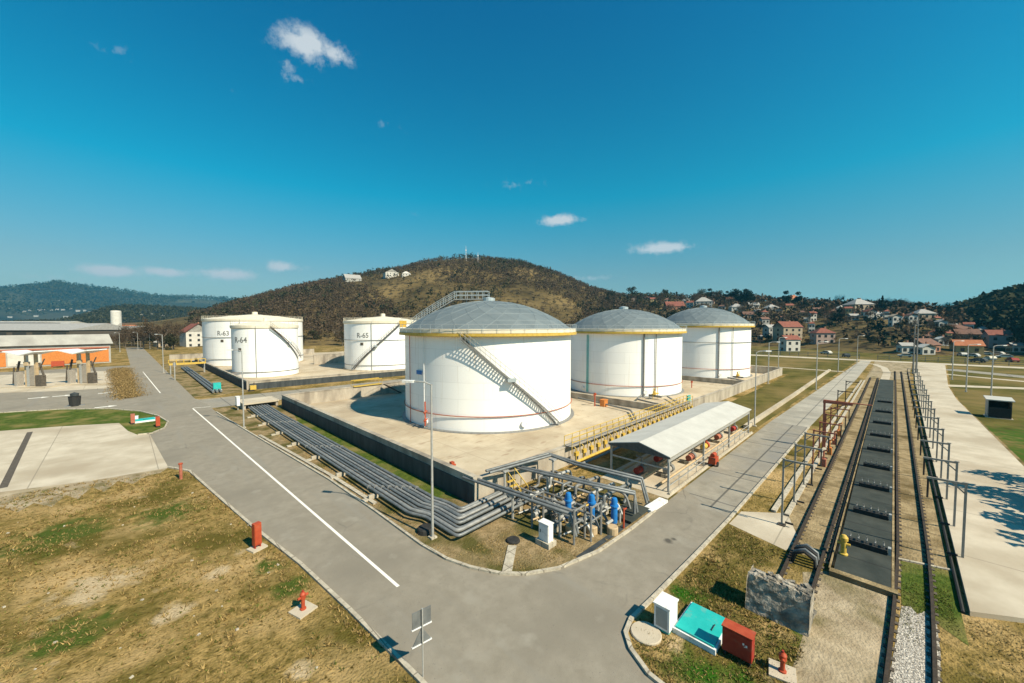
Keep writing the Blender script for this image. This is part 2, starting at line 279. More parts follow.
# ------------------------------------------------------------------ mesh helper
class MB:
    def __init__(s): s.v = []; s.f = []
    def add(s, vs, fs):
        o = len(s.v); s.v += [tuple(p) for p in vs]; s.f += [tuple(i + o for i in f) for f in fs]; return s
    def box(s, x0, x1, y0, y1, z0, z1):
        return s.add([(x0, y0, z0), (x1, y0, z0), (x1, y1, z0), (x0, y1, z0), (x0, y0, z1), (x1, y0, z1), (x1, y1, z1), (x0, y1, z1)],
                     [(0, 3, 2, 1), (4, 5, 6, 7), (0, 1, 5, 4), (1, 2, 6, 5), (2, 3, 7, 6), (3, 0, 4, 7)])
    def obox(s, c, size, rz=0, tilt=0):
        m = Matrix.Translation(c) @ Matrix.Rotation(rz, 4, 'Z') @ Matrix.Rotation(tilt, 4, 'Y')
        a, b, d = size[0] / 2, size[1] / 2, size[2] / 2; t = MB().box(-a, a, -b, b, -d, d)
        return s.add([m @ Vector(p) for p in t.v], t.f)
    def cyl(s, p0, p1, r0, r1=None, n=10):
        return s.tube([p0, p1], r0, n, r1)
    def tube(s, pts, r, n=8, r1=None):
        pts = [Vector(p) for p in pts]; k = len(pts); o = len(s.v); ref = None
        for i, p in enumerate(pts):
            d = (pts[min(i + 1, k - 1)] - pts[max(i - 1, 0)]).normalized()
            if ref is None or abs(ref.dot(d)) > .95: ref = Vector((0, 0, 1)) if abs(d.z) < .9 else Vector((1, 0, 0))
            a = (ref - d * ref.dot(d)).normalized(); ref = a; b = d.cross(a)
            rr = r if r1 is None else r + (r1 - r) * i / (k - 1)
            sc_ = 1.0
            if 0 < i < k - 1:
                c = (pts[i] - pts[i - 1]).normalized().dot((pts[i + 1] - pts[i]).normalized()); sc_ = 1 / math.sqrt(max(.4, (1 + c) / 2))
            for j in range(n):
                q = 2 * math.pi * j / n; s.v.append(tuple(p + (a * math.cos(q) + b * math.sin(q)) * rr * (1 + (sc_ - 1) * .5)))
        for i in range(k - 1):
            for j in range(n):
                s.f.append((o + i * n + j, o + i * n + (j + 1) % n, o + (i + 1) * n + (j + 1) % n, o + (i + 1) * n + j))
        s.f.append(tuple(o + j for j in range(n))[::-1]); s.f.append(tuple(o + (k - 1) * n + j for j in range(n)))
        return s
    def lathe(s, prof, n=24, cx=0, cy=0, a0=0, a1=2 * math.pi):
        full = abs(a1 - a0 - 2 * math.pi) < 1e-6; m = n if full else n + 1; o = len(s.v)
        for r, z in prof:
            for j in range(m):
                a = a0 + (a1 - a0) * j / n; s.v.append((cx + r * math.cos(a), cy + r * math.sin(a), z))
        for i in range(len(prof) - 1):
            for j in range(n):
                s.f.append((o + i * m + j, o + i * m + (j + 1) % m, o + (i + 1) * m + (j + 1) % m, o + (i + 1) * m + j))
        return s
    def prism(s, poly, z0, z1):
        n = len(poly); area = sum(poly[i][0] * poly[(i + 1) % n][1] - poly[(i + 1) % n][0] * poly[i][1] for i in range(n))
        if area < 0: poly = poly[::-1]
        return s.add([(x, y, z0) for x, y in poly] + [(x, y, z1) for x, y in poly],
                     [tuple(range(n))[::-1], tuple(range(n, 2 * n))] + [(i, (i + 1) % n, n + (i + 1) % n, n + i) for i in range(n)])
    def sheet(s, poly, z):
        n = len(poly); area = sum(poly[i][0] * poly[(i + 1) % n][1] - poly[(i + 1) % n][0] * poly[i][1] for i in range(n))
        if area < 0: poly = poly[::-1]
        return s.add([(x, y, z) for x, y in poly], [tuple(range(n))])
    def build(s, name, m, parent=None, smooth=False, sharp=30):
        me = bpy.data.meshes.new(name); me.from_pydata(s.v, [], s.f); me.materials.append(m)
        if smooth:
            me.polygons.foreach_set('use_smooth', [True] * len(me.polygons))
            me.set_sharp_from_angle(angle=math.radians(sharp))
        me.update()
        o = bpy.data.objects.new(name, me); COL.objects.link(o)
        if parent: o.parent = parent
        return o
def tag(o, label, cat, group=None):
    o['label'] = label; o['category'] = cat
    if group: o['group'] = group
    return o
def thing(name, label, cat, u, v, z=0.0, rot=0.0, group=None, world=False):
    o = bpy.data.objects.new(name, None); COL.objects.link(o); o.empty_display_size = .5
    o.location = Vector((u, v, z)) if world else W(u, v, z); o.rotation_euler = (0, 0, rot if world else TH + rot)
    return tag(o, label, cat, group)
def solo(mb, name, m, label, cat, u, v, z=0.0, rot=0.0, group=None, smooth=False):
    o = mb.build(name, m, None, smooth); o.location = W(u, v, z); o.rotation_euler = (0, 0, TH + rot)
    return tag(o, label, cat, group)
def struct(mb, name, m, smooth=False):
    o = mb.build(name, m, None, smooth); o.rotation_euler = (0, 0, TH); o['kind'] = 'structure'; return o
def kids(o): return [c for c in COL.objects if c.parent == o]
def copy_tree(o, parent=None):
    c = o.copy(); COL.objects.link(c)
    if parent: c.parent = parent
    for ch in kids(o): copy_tree(ch, c)
    return c
ORD = ['nearest', 'second nearest', 'third nearest', 'fourth nearest', 'fifth nearest', 'sixth nearest', 'seventh nearest', 'eighth nearest', 'ninth nearest', 'tenth nearest', 'eleventh nearest', 'twelfth nearest',
       'thirteenth nearest', 'fourteenth nearest', 'fifteenth nearest', 'sixteenth nearest', 'seventeenth nearest', 'eighteenth nearest']
def arc(cx, cy, r, a0, a1, n=8):
    return [(cx + r * math.cos(math.radians(a0 + (a1 - a0) * i / n)), cy + r * math.sin(math.radians(a0 + (a1 - a0) * i / n))) for i in range(n + 1)]
def offset_line(pts, d):
    res = []
    for i, p in enumerate(pts):
        a = Vector(pts[max(i - 1, 0)]); b = Vector(pts[min(i + 1, len(pts) - 1)]); t = (b - a).normalized()
        res.append((p[0] - t.y * d, p[1] + t.x * d))
    return res
def strip(mb, pts, wd, z0, z1):
    L = offset_line(pts, wd / 2); R = offset_line(pts, -wd / 2)
    for i in range(len(pts) - 1):
        mb.prism([R[i], R[i + 1], L[i + 1], L[i]], z0, z1) if z1 > z0 else mb.sheet([R[i], R[i + 1], L[i + 1], L[i]], z0)
    return mb

# ------------------------------------------------------------------ terrain
def layer(xs, ys, r0s, r1s):
    return [np.array(a, float) for a in (xs, ys, r0s, r1s)]
HILLS = {
    'hills': layer([-400, 60, 150, 205, 240, 300, 350, 400, 430, 470, 520, 560, 590, 620, 660, 700, 750, 800, 850, 900, 940, 990, 1060, 1500],
                   [325, 325, 322, 314, 303, 287, 279, 270, 262, 259, 263, 276, 289, 297, 299, 298, 300, 304, 307, 309, 313, 320, 325, 325],
                   [300, 300, 280, 270, 262, 255, 255, 255, 255, 258, 260, 265, 280, 300, 300, 285, 268, 250, 235, 225, 230, 250, 250, 250],
                   [700, 700, 700, 680, 680, 680, 690, 700, 700, 700, 700, 690, 660, 620, 600, 580, 540, 500, 460, 430, 430, 430, 430, 430]),
    'wooded_hill': layer([-400, 920, 940, 960, 980, 1000, 1024, 1100, 1300, 1700], [325, 325, 320, 315, 309, 304, 300, 288, 275, 270],
                         [400, 400, 330, 300, 280, 270, 260, 240, 240, 240], [600, 600, 560, 520, 500, 480, 460, 440, 440, 440]),
    'near_ridge': layer([-500, 0, 60, 90, 110, 130, 150, 180, 210, 260, 320, 400], [325, 325, 323, 315, 309, 307, 308, 309, 311, 314, 319, 325],
                        [900] * 12, [1500] * 12),
    'distant_hills': layer([-700, -200, 0, 30, 45, 60, 75, 95, 130, 160, 200, 260, 400, 600, 800, 900, 950, 1000, 1100, 1700],
                           [292, 294, 291, 288, 286.5, 284.5, 287, 289, 293, 298, 299, 302, 306, 306, 305, 304, 305, 304, 300, 296],
                           [2600] * 20, [4200] * 20)}
def layer_h(L, x, y):
    x = np.asarray(x, float); y = np.asarray(y, float)
    r = np.hypot(x, y); az = np.clip(np.arctan2(x, np.maximum(y, 1e-6)), -1.25, 1.25)
    px = 512 + F * np.tan(az)
    yo = np.interp(px, L[0], L[1]); r0 = np.interp(px, L[0], L[2]); r1 = np.interp(px, L[0], L[3])
    top = np.where(yo >= 324.9, -6.0, CAM_H + (HORIZON - yo) / F * r1 * np.cos(az))
    t = np.clip((r - r0) / (r1 - r0), 0, 1); s = t * t * (3 - 2 * t) * .55 + t ** 1.1 * .45
    b = np.clip((r - r1) / r1, 0, 1)
    k = r1 / 40.
    amp = np.where(r1 > 3000, .05, .018)
    n = (np.sin(x / k / 1.3 + 1.7 * np.sin(y / k / 2.1)) + np.sin(y / k / 1.1 + 2.1 * np.sin(x / k / 1.7 + 1))) * amp * np.abs(top) * np.sin(np.pi * np.clip(t, 0, 1))
    return np.where(t > 0, top * s * (1 - .35 * b * b) + n, 0.0) - 1.2 * (1 - np.clip(t * 12, 0, 1))
def terrain_h(x, y):
    h = 0.0
    for L in HILLS.values(): h = max(h, float(layer_h(L, x, y)))
    return h
def hit(px, py, r_min=120.0):
    """point where the sight line of a photo pixel meets the terrain"""
    d = ray(px, py); hz = math.hypot(d.x, d.y); r = r_min
    while r < 6000:
        t = r / hz; p = Vector((0, 0, CAM_H)) + d * t
        if p.z <= terrain_h(p.x, p.y): return Vector((p.x, p.y, terrain_h(p.x, p.y)))
        r += max(1.0, r * .004)
    return None
def hill_mesh(name, L, px0, px1, m, nA=260, nR=70, back=1.9):
    az = np.arctan((np.linspace(px0, px1, nA) - 512) / F)
    r0 = L[2].min(); r1 = L[3].max() * back
    rr = r0 * .98 + (r1 - r0 * .98) * np.linspace(0, 1, nR) ** 1.25
    A, R = np.meshgrid(az, rr, indexing='ij'); X = R * np.sin(A); Y = R * np.cos(A); Z = layer_h(L, X, Y)
    vs = np.stack([X, Y, Z], -1).reshape(-1, 3)
    fs = [(i * nR + j, (i + 1) * nR + j, (i + 1) * nR + j + 1, i * nR + j + 1) for i in range(nA - 1) for j in range(nR - 1)]
    me = bpy.data.meshes.new(name); me.from_pydata(vs.tolist(), [], fs); me.materials.append(m)
    me.polygons.foreach_set('use_smooth', [True] * len(me.polygons)); me.update()
    if me.polygons[0].normal.z < 0: me.flip_normals()
    o = bpy.data.objects.new(name, me); COL.objects.link(o); o['kind'] = 'structure'; return o
hill_mesh('hills', HILLS['hills'], -300, 1060, M['hill'], 340, 90)
hill_mesh('wooded_hill', HILLS['wooded_hill'], 925, 1650, M['farhill'], 120, 60)
hill_mesh('near_ridge', HILLS['near_ridge'], -450, 400, M['farhill'], 160, 50)
hill_mesh('distant_hills', HILLS['distant_hills'], -690, 1690, M['farhill'], 320, 40, 1.5)

# flat ground out to the horizon
g = MB(); rs = [0, 40, 90, 180, 400, 1000, 3000, 9000]; NA = 48
g.v.append((0, 0, 0))
for r in rs[1:]:
    for j in range(NA): g.v.append((r * math.cos(2 * math.pi * j / NA), r * math.sin(2 * math.pi * j / NA), 0))
for j in range(NA): g.f.append((0, 1 + j, 1 + (j + 1) % NA))
for i in range(len(rs) - 2):
    for j in range(NA): g.f.append((1 + i * NA + j, 1 + (i + 1) * NA + j, 1 + (i + 1) * NA + (j + 1) % NA, 1 + i * NA + (j + 1) % NA))
struct(g, 'ground', M['ground'])

# ------------------------------------------------------------------ roads, pavements, yards (sheets a few mm apart)
LK = [(7.4, -25), (7.3, 5), (7.2, 11.7), (6.85, 17), (6.4, 22.2), (5.6, 28), (4.7, 36), (3.9, 43.5), (2.7, 46.0)]
RK = [(9.6, 70.5), (9.8, 66), (10.6, 52), (11.3, 41), (11.8, 32.8), (11.95, 25), (11.95, 19.1), (12.15, 17), (12.6, 15.5), (13.3, 14.1), (14.2, 13.1), (15.8, 12.15), (18.6, 11.5), (22, 11.35), (25.5, 11.35)]
NOSE = [(190, 5.4), (120, 6.0), (60, 7.2), (27.8, 7.35), (21.5, 7.5), (17.1, 7.65), (15.2, 7.75), (14.35, 7.55), (13.75, 7.0), (13.2, 6.0), (13.0, 4.5), (12.9, -25)]
ISL = [(-70, 78)] + [site(a, b) for a, b in ((-120, 419), (0, 413), (60, 409.5), (110, 409), (140, 411.5), (158, 416), (168, 422), (165, 428), (152, 433.5), (138, 435))]
struct(MB().sheet(LK + [(2.1, 61.9), (1.6, 66), (-1, 76), (-11, 83), (-70, 79), (-70, 172), (2, 172), (2, 330), (8.8, 330), (8.8, 84), (9.6, 78)] + RK + [(32, 11.34), (32, 7.3)] + NOSE[3:], .008), 'road', M['asphalt'])
struct(MB().sheet([(30.5, 11.34), (60, 11.3), (60, 7.2), (27.8, 7.35), (29.2, 9.4)], .012), 'concrete_road', M['slabroad'])
struct(MB().sheet([(60, 11.3), (120, 9.8), (190, 8.2), (190, 5.4), (120, 6.0), (60, 7.2)], .012), 'pale_road', M['paleroad'])
struct(MB().sheet([(8.8, 76.5), (9.6, 74.5), (120, 72), (120, 79), (9.2, 84.5), (8.8, 86)], .006), 'cross_road', M['slabroad'])
struct(MB().sheet([(186, -80), (193, -80), (193, 90), (186, 90)], .014), 'far_road', M['concrete'])
struct(MB().sheet([(-70, 60), (-70, 78.7), (-11.2, 81.2), (-4.5, 77), (-.3, 72.6), (1.0, 66), (2.1, 61.9), (2.9, 46), (-2, 46.6), (-6.8, 48.4), (-12, 47), (-20, 49), (-70, 58)], .005), 'concrete_apron', M['concrete'])
struct(MB().sheet(ISL + [site(a, b) for a, b in ((128, 431), (119, 423), (60, 426.5), (0, 431), (-120, 440))] + [(-70, 70)], .012), 'grass_island', M['green'])
struct(MB().sheet([site(a, b) for a, b in ((-60, 395), (0, 393), (60, 391), (112, 388), (106, 371), (60, 373), (0, 375), (-60, 376))], .014), 'forecourt_slab', M['concrete'])
HQ = [site(119, 399), site(138, 396.5), site(128, 369), (site(111, 370))]
struct(MB().sheet(HQ, .016), 'planting_strip', M['verge'])
struct(MB().sheet([(8.8, 88), (17, 88), (17, 170), (9.5, 170), (8.8, 130)], .004), 'verge', M['verge'])
struct(MB().sheet(RK + [(25.5, 11.35), (28, 11.4), (28, 17.5), (21, 21), (17.4, 21), (17.4, 74), (9.8, 74)], .004), 'pipe_verge', M['verge'])
struct(MB().sheet([(16.0, 24), (17.45, 22), (17.45, 62), (16.2, 56)], .010), 'green_strip', M['green'])
struct(MB().sheet([(17.6, 21.6), (119, 21.6), (119, 67), (17.6, 67)], .02), 'tank_yard', M['yard'])
struct(MB().sheet([(17.6, 90.6), (80, 90.6), (80, 190), (17.6, 190)], .02), 'far_tank_yard', M['yard'])
struct(MB().sheet([(28, 11.5), (52.5, 11.5), (52.5, 17.2), (28, 17.2)], .016), 'canopy_floor', M['concrete'])
struct(MB().sheet([(26, -2.4), (26.5, 4.7), (60, 4.7), (190, 4.4), (190, -2.6)], .006), 'track_bed', M['soil'])
struct(MB().sheet([(27.2, 7.2), (29.6, 7.1), (31.5, 4.8), (28.2, 3.7), (26.2, 4.0)], .010), 'crossing', M['concrete'])
struct(MB().sheet([(12, 2.4), (19.3, 2.3), (20.4, 2.4), (24.5, 3.0), (25.4, 2.2), (25.6, -.2), (20, -.1), (10, .1)], .005), 'dirt_track', M['dirt'])
struct(MB().sheet([(8, .45), (12, .1), (17, -.12), (22, -.44), (24.6, -.62), (24.9, -.9), (24.4, -1.1), (24.9, -1.35), (24.2, -1.68), (22, -1.66), (17, -1.34), (12, -1.0), (8, -.7)], .014), 'ballast_bed', M['ballast'])
struct(MB().prism([(25.9, -2.75), (27.0, -4.5), (30, -9.5), (55.7, -8.6), (99.9, -7.9), (120, -8.3), (186, -12), (186, -5.0), (120, -3.6), (60, -2.95)], -.3, .22), 'platform', M['concrete'])
for nm, a, b in [('path', (122.5, -8.0), (131, -26)), ('side_path', (151, -9.6), (140, -27))]:
    struct(strip(MB(), [a, b], 3.2 if nm == 'path' else 2.2, .012, .012), nm, M['concrete'])
struct(strip(MB(), [(139, 8.9), (141, 40)], 1.6, .012, .012), 'narrow_path', M['concrete'])
struct(strip(MB(), [(168, -11), (150, -30), (120, -33)], 6, .010, .010), 'right_road', M['slabroad'])
struct(MB().sheet([(54, 11.8), (120, 10.6), (185, 9.0), (185, 90), (120, 90), (120, 70), (121, 19), (54, 19)], .006), 'meadow', M['meadow'])
struct(MB().sheet([(30, -10), (55.7, -9), (84, -8.4), (100, -8.2), (120, -8.6), (186, -12.4), (186, -90), (30, -60)], .006), 'meadow', M['meadow'])
struct(MB().sheet([(193, -100), (193, 120), (300, 120), (300, -160)], .007), 'meadow', M['meadow'])
gp = [site(a, b) for a, b in ((-60, 494), (0, 491), (60, 484), (110, 476), (150, 469), (171, 466), (160, 473), (146, 476), (133, 484), (118, 481), (104, 492), (92, 487), (78, 499), (66, 495), (52, 507), (34, 503), (18, 512), (-4, 506), (-60, 512))]
struct(MB().sheet(gp, .004), 'gravel_edge', M['dirt'])
struct(MB().sheet([(24.8, -.62), (29.4, -.62), (30.0, -2.5), (23.4, -2.5), (24.2, -1.7)], .010), 'green_strip', M['green'])
sx = MB(); strip(sx, [(29.5, -.45), (30.1, -2.6)], .16, 0, .07); struct(sx, 'edge_kerb', M['kerb'])
k = MB(); strip(k, LK, .17, .0, .12)
strip(k, RK, .17, .0, .12); strip(k, NOSE[2:], .17, 0, .12); strip(k, ISL, .17, 0, .12); struct(k, 'kerb', M['kerb'])
k = MB(); strip(k, [(9.4, 64), (10.25, 52), (10.95, 41), (11.45, 32.8)], .0, 0, 0)
k = MB(); strip(k, [(11.0, 52), (11.75, 41), (12.25, 32.8), (12.45, 26)], .3, .0, .10); struct(k, 'drain_channel', M['kerb'])
k = MB(); strip(k, [(31, 5.5), (60, 5.45), (120, 5.0)], .28, 0, .16); strip(k, [(31, 4.75), (60, 4.75), (120, 4.5)], .28, 0, .14); struct(k, 'track_kerb', M['kerb'])
k = MB(); strip(k, [(54, 12.7), (85, 12.5), (139, 12.5)], .5, 0, .45); struct(k, 'pale_kerb', M['concrete'])
k = MB(); strip(k, [(30.0, -9.75), (55.7, -8.8), (84, -8.2)], .35, 0, .1); struct(k, 'platform_kerb', M['verge'])
p = MB(); strip(p, [(7.5, 76.3), (9.2, 16.9)], .16, .013, .013); strip(p, [(7.58, 76.6), (9.6, 75.9)], .2, .0131, .0131)
strip(p, [(4.1, 146), (5.0, 98)], .16, .013, .013)
for px, py in [(36, 398), (60, 396), (105, 393), (103, 407)]:
    u_, v_ = site(px, py); p.sheet([(u_ - .9, v_ - .3), (u_ + .6, v_ - .3), (u_ + .6, v_ - .8), (u_ + 1.6, v_), (u_ + .6, v_ + .8), (u_ + .6, v_ + .3), (u_ - .9, v_ + .3)], .013)
struct(p, 'road_marking', M['paint'])
# drainage slot across the left apron, paving stones across the verge corner
s_ = MB(); a, b = site(30, 432), site(3, 488); strip(s_, [a, b], .45, .009, .009); struct(s_, 'drain_slot', M['sleeper'])
s_ = MB(); a, b = site(512, 548), site(507, 572)
for i in range(7):
    q = i / 6; s_.obox((a[0] + (b[0] - a[0]) * q, a[1] + (b[1] - a[1]) * q, .03), (.36, .5, .06), math.atan2(b[1] - a[1], b[0] - a[0]))
struct(s_, 'stepping_path', M['kerb'])
# drip pad between the tracks
pad = MB(); pad.prism([(25.5, 1.85), (25.5, -.28), (124, -.28), (124, 2.0), (60, 1.95)], 0, .20)
pd = struct(pad, 'drip_pad', M['pad'])
pc = MB(); pc.box(25.1, 25.5, -.5, 2.0, 0, .26); pc.box(25.5, 124, -.38, -.28, 0, .22); pc.box(25.5, 124, 2.003, 2.06, 0, .22); struct(pc, 'pad_kerb', M['soil'])

# ------------------------------------------------------------------ bund walls
def wall(name, label, pts, h, th=.3, m='wall', dark=None, cap=True, h2=None):
    t = thing(name, label, 'wall', pts[0][0], pts[0][1])
    loc = [(p[0] - pts[0][0], p[1] - pts[0][1]) for p in pts]
    b = MB(); strip(b, loc, th, 0, h); b.build('wall_body', M[m], t)
    if cap: c = MB(); strip(c, loc, th + .12, h + .002, h + .12); c.build('coping', M[m], t)
    if dark:
        d = MB()
        for i0, i1, side, hh in dark:
            seg = offset_line(loc[i0:i1 + 1], side * (th / 2 + .03)); strip(d, seg, .05, 0, hh)
        d.build('dark_coating', M['membrane'], t)
    return t
wall('bund_wall', 'long low concrete bund wall with dark coated outer face beside the pipe bundle', [(17.5, 67.2), (17.5, 20.9)], 1.9, .35, dark=[(0, 1, -1, 1.45)])
wall('bund_wall', 'tan concrete bund wall below the yellow pipe walkway facing the canopy', [(17.7, 21.1), (118.6, 20.2)], 1.7, .35)
wall('bund_wall', 'pale concrete bund wall at the far right end of the near tank yard', [(118.8, 20.4), (118.8, 67)], 1.8, .35)
wall('bund_wall', 'sunlit rear bund wall of the near tank yard along the cross road', [(17.7, 67.2), (118.6, 67.2)], 1.9, .35)
wall('bund_wall', 'low dividing wall between the nearest and the second domed tank', [(55.5, 21.4), (55.5, 66.9)], .9, .3)
wall('bund_wall', 'low dividing wall between the second and the third domed tank', [(92, 21.4), (92, 66.9)], .9, .3)
wall('bund_wall', 'dark coated bund wall of the far tank yard along the second pipe strip', [(17.4, 165), (17.4, 90.4)], 1.7, .35, dark=[(0, 1, -1, 1.45)])
wall('bund_wall', 'dark coated front wall of the far tank yard facing the cross road', [(17.6, 90.2), (79, 86.5)], 1.6, .35, dark=[(0, 1, -1, 1.25)])
wall('bund_wall', 'tall pale dividing wall behind the conical tank numbered 65', [(44, 134), (92, 134)], 3.0, .35)
wall('bund_wall', 'pale rear wall of the far tank yard left of the largest tank', [(12, 182), (60, 182)], 2.2, .35)

# ------------------------------------------------------------------ storage tanks
def text_mesh(txt, size):
    cu = bpy.data.curves.new('lettering', 'FONT'); cu.body = txt; cu.size = size; cu.align_x = 'CENTER'; cu.extrude = .0; cu.offset = size * .012
    o = bpy.data.objects.new('lettering', cu); COL.objects.link(o)
    dg = bpy.context.evaluated_depsgraph_get(); me = bpy.data.meshes.new_from_object(o.evaluated_get(dg)); bpy.data.objects.remove(o)
    vs = [tuple(v.co) for v in me.vertices]; fs = [tuple(p.vertices) for p in me.polygons]; return vs, fs
def shell_pt(R, a, z): return (R * math.cos(a), R * math.sin(a), z)
def rails(mb, R, z, h, n, r=.03, a0=0, a1=2 * math.pi, post=None):
    for i in range(n + 1):
        a = a0 + (a1 - a0) * i / n; mb.tube([shell_pt(R, a, z), shell_pt(R, a, z + h)], r, 4)
    m = max(n, 24)
    for q in (.5, 1.0): mb.tube([shell_pt(R, a0 + (a1 - a0) * i / m, z + h * q) for i in range(m + 1)], r, 4)
def spiral_stair(t, R, a0, z0, a1, z1, m_tread, m_rail, landing=None):
    n = 46; st = MB(); tr = MB(); hr = MB()
    strs = []
    for rr in (R + .12, R + .85):
        st = MB(); strs.append(st)
        pts = [shell_pt(rr, a0 + (a1 - a0) * i / n, z0 + (z1 - z0) * i / n) for i in range(n + 1)]
        for i in range(n):
            p, q = Vector(pts[i]), Vector(pts[i + 1]); st.add([p, q, q + Vector((0, 0, .26)), p + Vector((0, 0, .26))], [(0, 1, 2, 3)])
            st.add([p * 1.003, q * 1.003, (q + Vector((0, 0, .26))) * 1.003, (p + Vector((0, 0, .26))) * 1.003], [(3, 2, 1, 0)])
    for i in range(n * 1):
        a = a0 + (a1 - a0) * (i + .5) / n; z = z0 + (z1 - z0) * (i + .5) / n + .16; da = abs(a1 - a0) / n * .45
        tr.add([shell_pt(R + .12, a - da, z), shell_pt(R + .85, a - da, z), shell_pt(R + .85, a + da, z), shell_pt(R + .12, a + da, z)], [(0, 1, 2, 3)])
    for hgt in (.6, 1.1):
        hr.tube([shell_pt(R + .88, a0 + (a1 - a0) * i / n, z0 + .2 + hgt + (z1 - z0) * i / n) for i in range(n + 1)], .028, 4)
    for i in range(0, n + 1, 2):
        q = shell_pt(R + .88, a0 + (a1 - a0) * i / n, z0 + .1 + (z1 - z0) * i / n); hr.tube([q, (q[0], q[1], q[2] + 1.2)], .025, 4)
    s = strs[0].build('stair_stringer', m_tread, t); strs[1].build('stair_stringer', m_tread, t); tr.build('tread', m_tread, s); hr.build('handrail', m_rail, s)
    if landing:
        q = landing; a = a0 + (a1 - a0) * q; z = z0 + (z1 - z0) * q; l = MB(); l.lathe([(R + .1, z), (R + 1.0, z), (R + 1.0, z + .4), (R + .1, z + .4)], 4, 0, 0, a - .04, a + .04); l.build('landing', M['rib'], s)
def facing(u, v):      # local angle of the direction from a tank to the viewpoint
    return math.atan2(-v, -u)
def lettering(t, txt, size, R, ang, z):
    vs, fs = text_mesh(txt, size); mb = MB()
    mb.add([shell_pt(R + .035, ang + x / R, z + y) for x, y, _ in vs], fs); return mb.build('lettering', M['grey'], t)

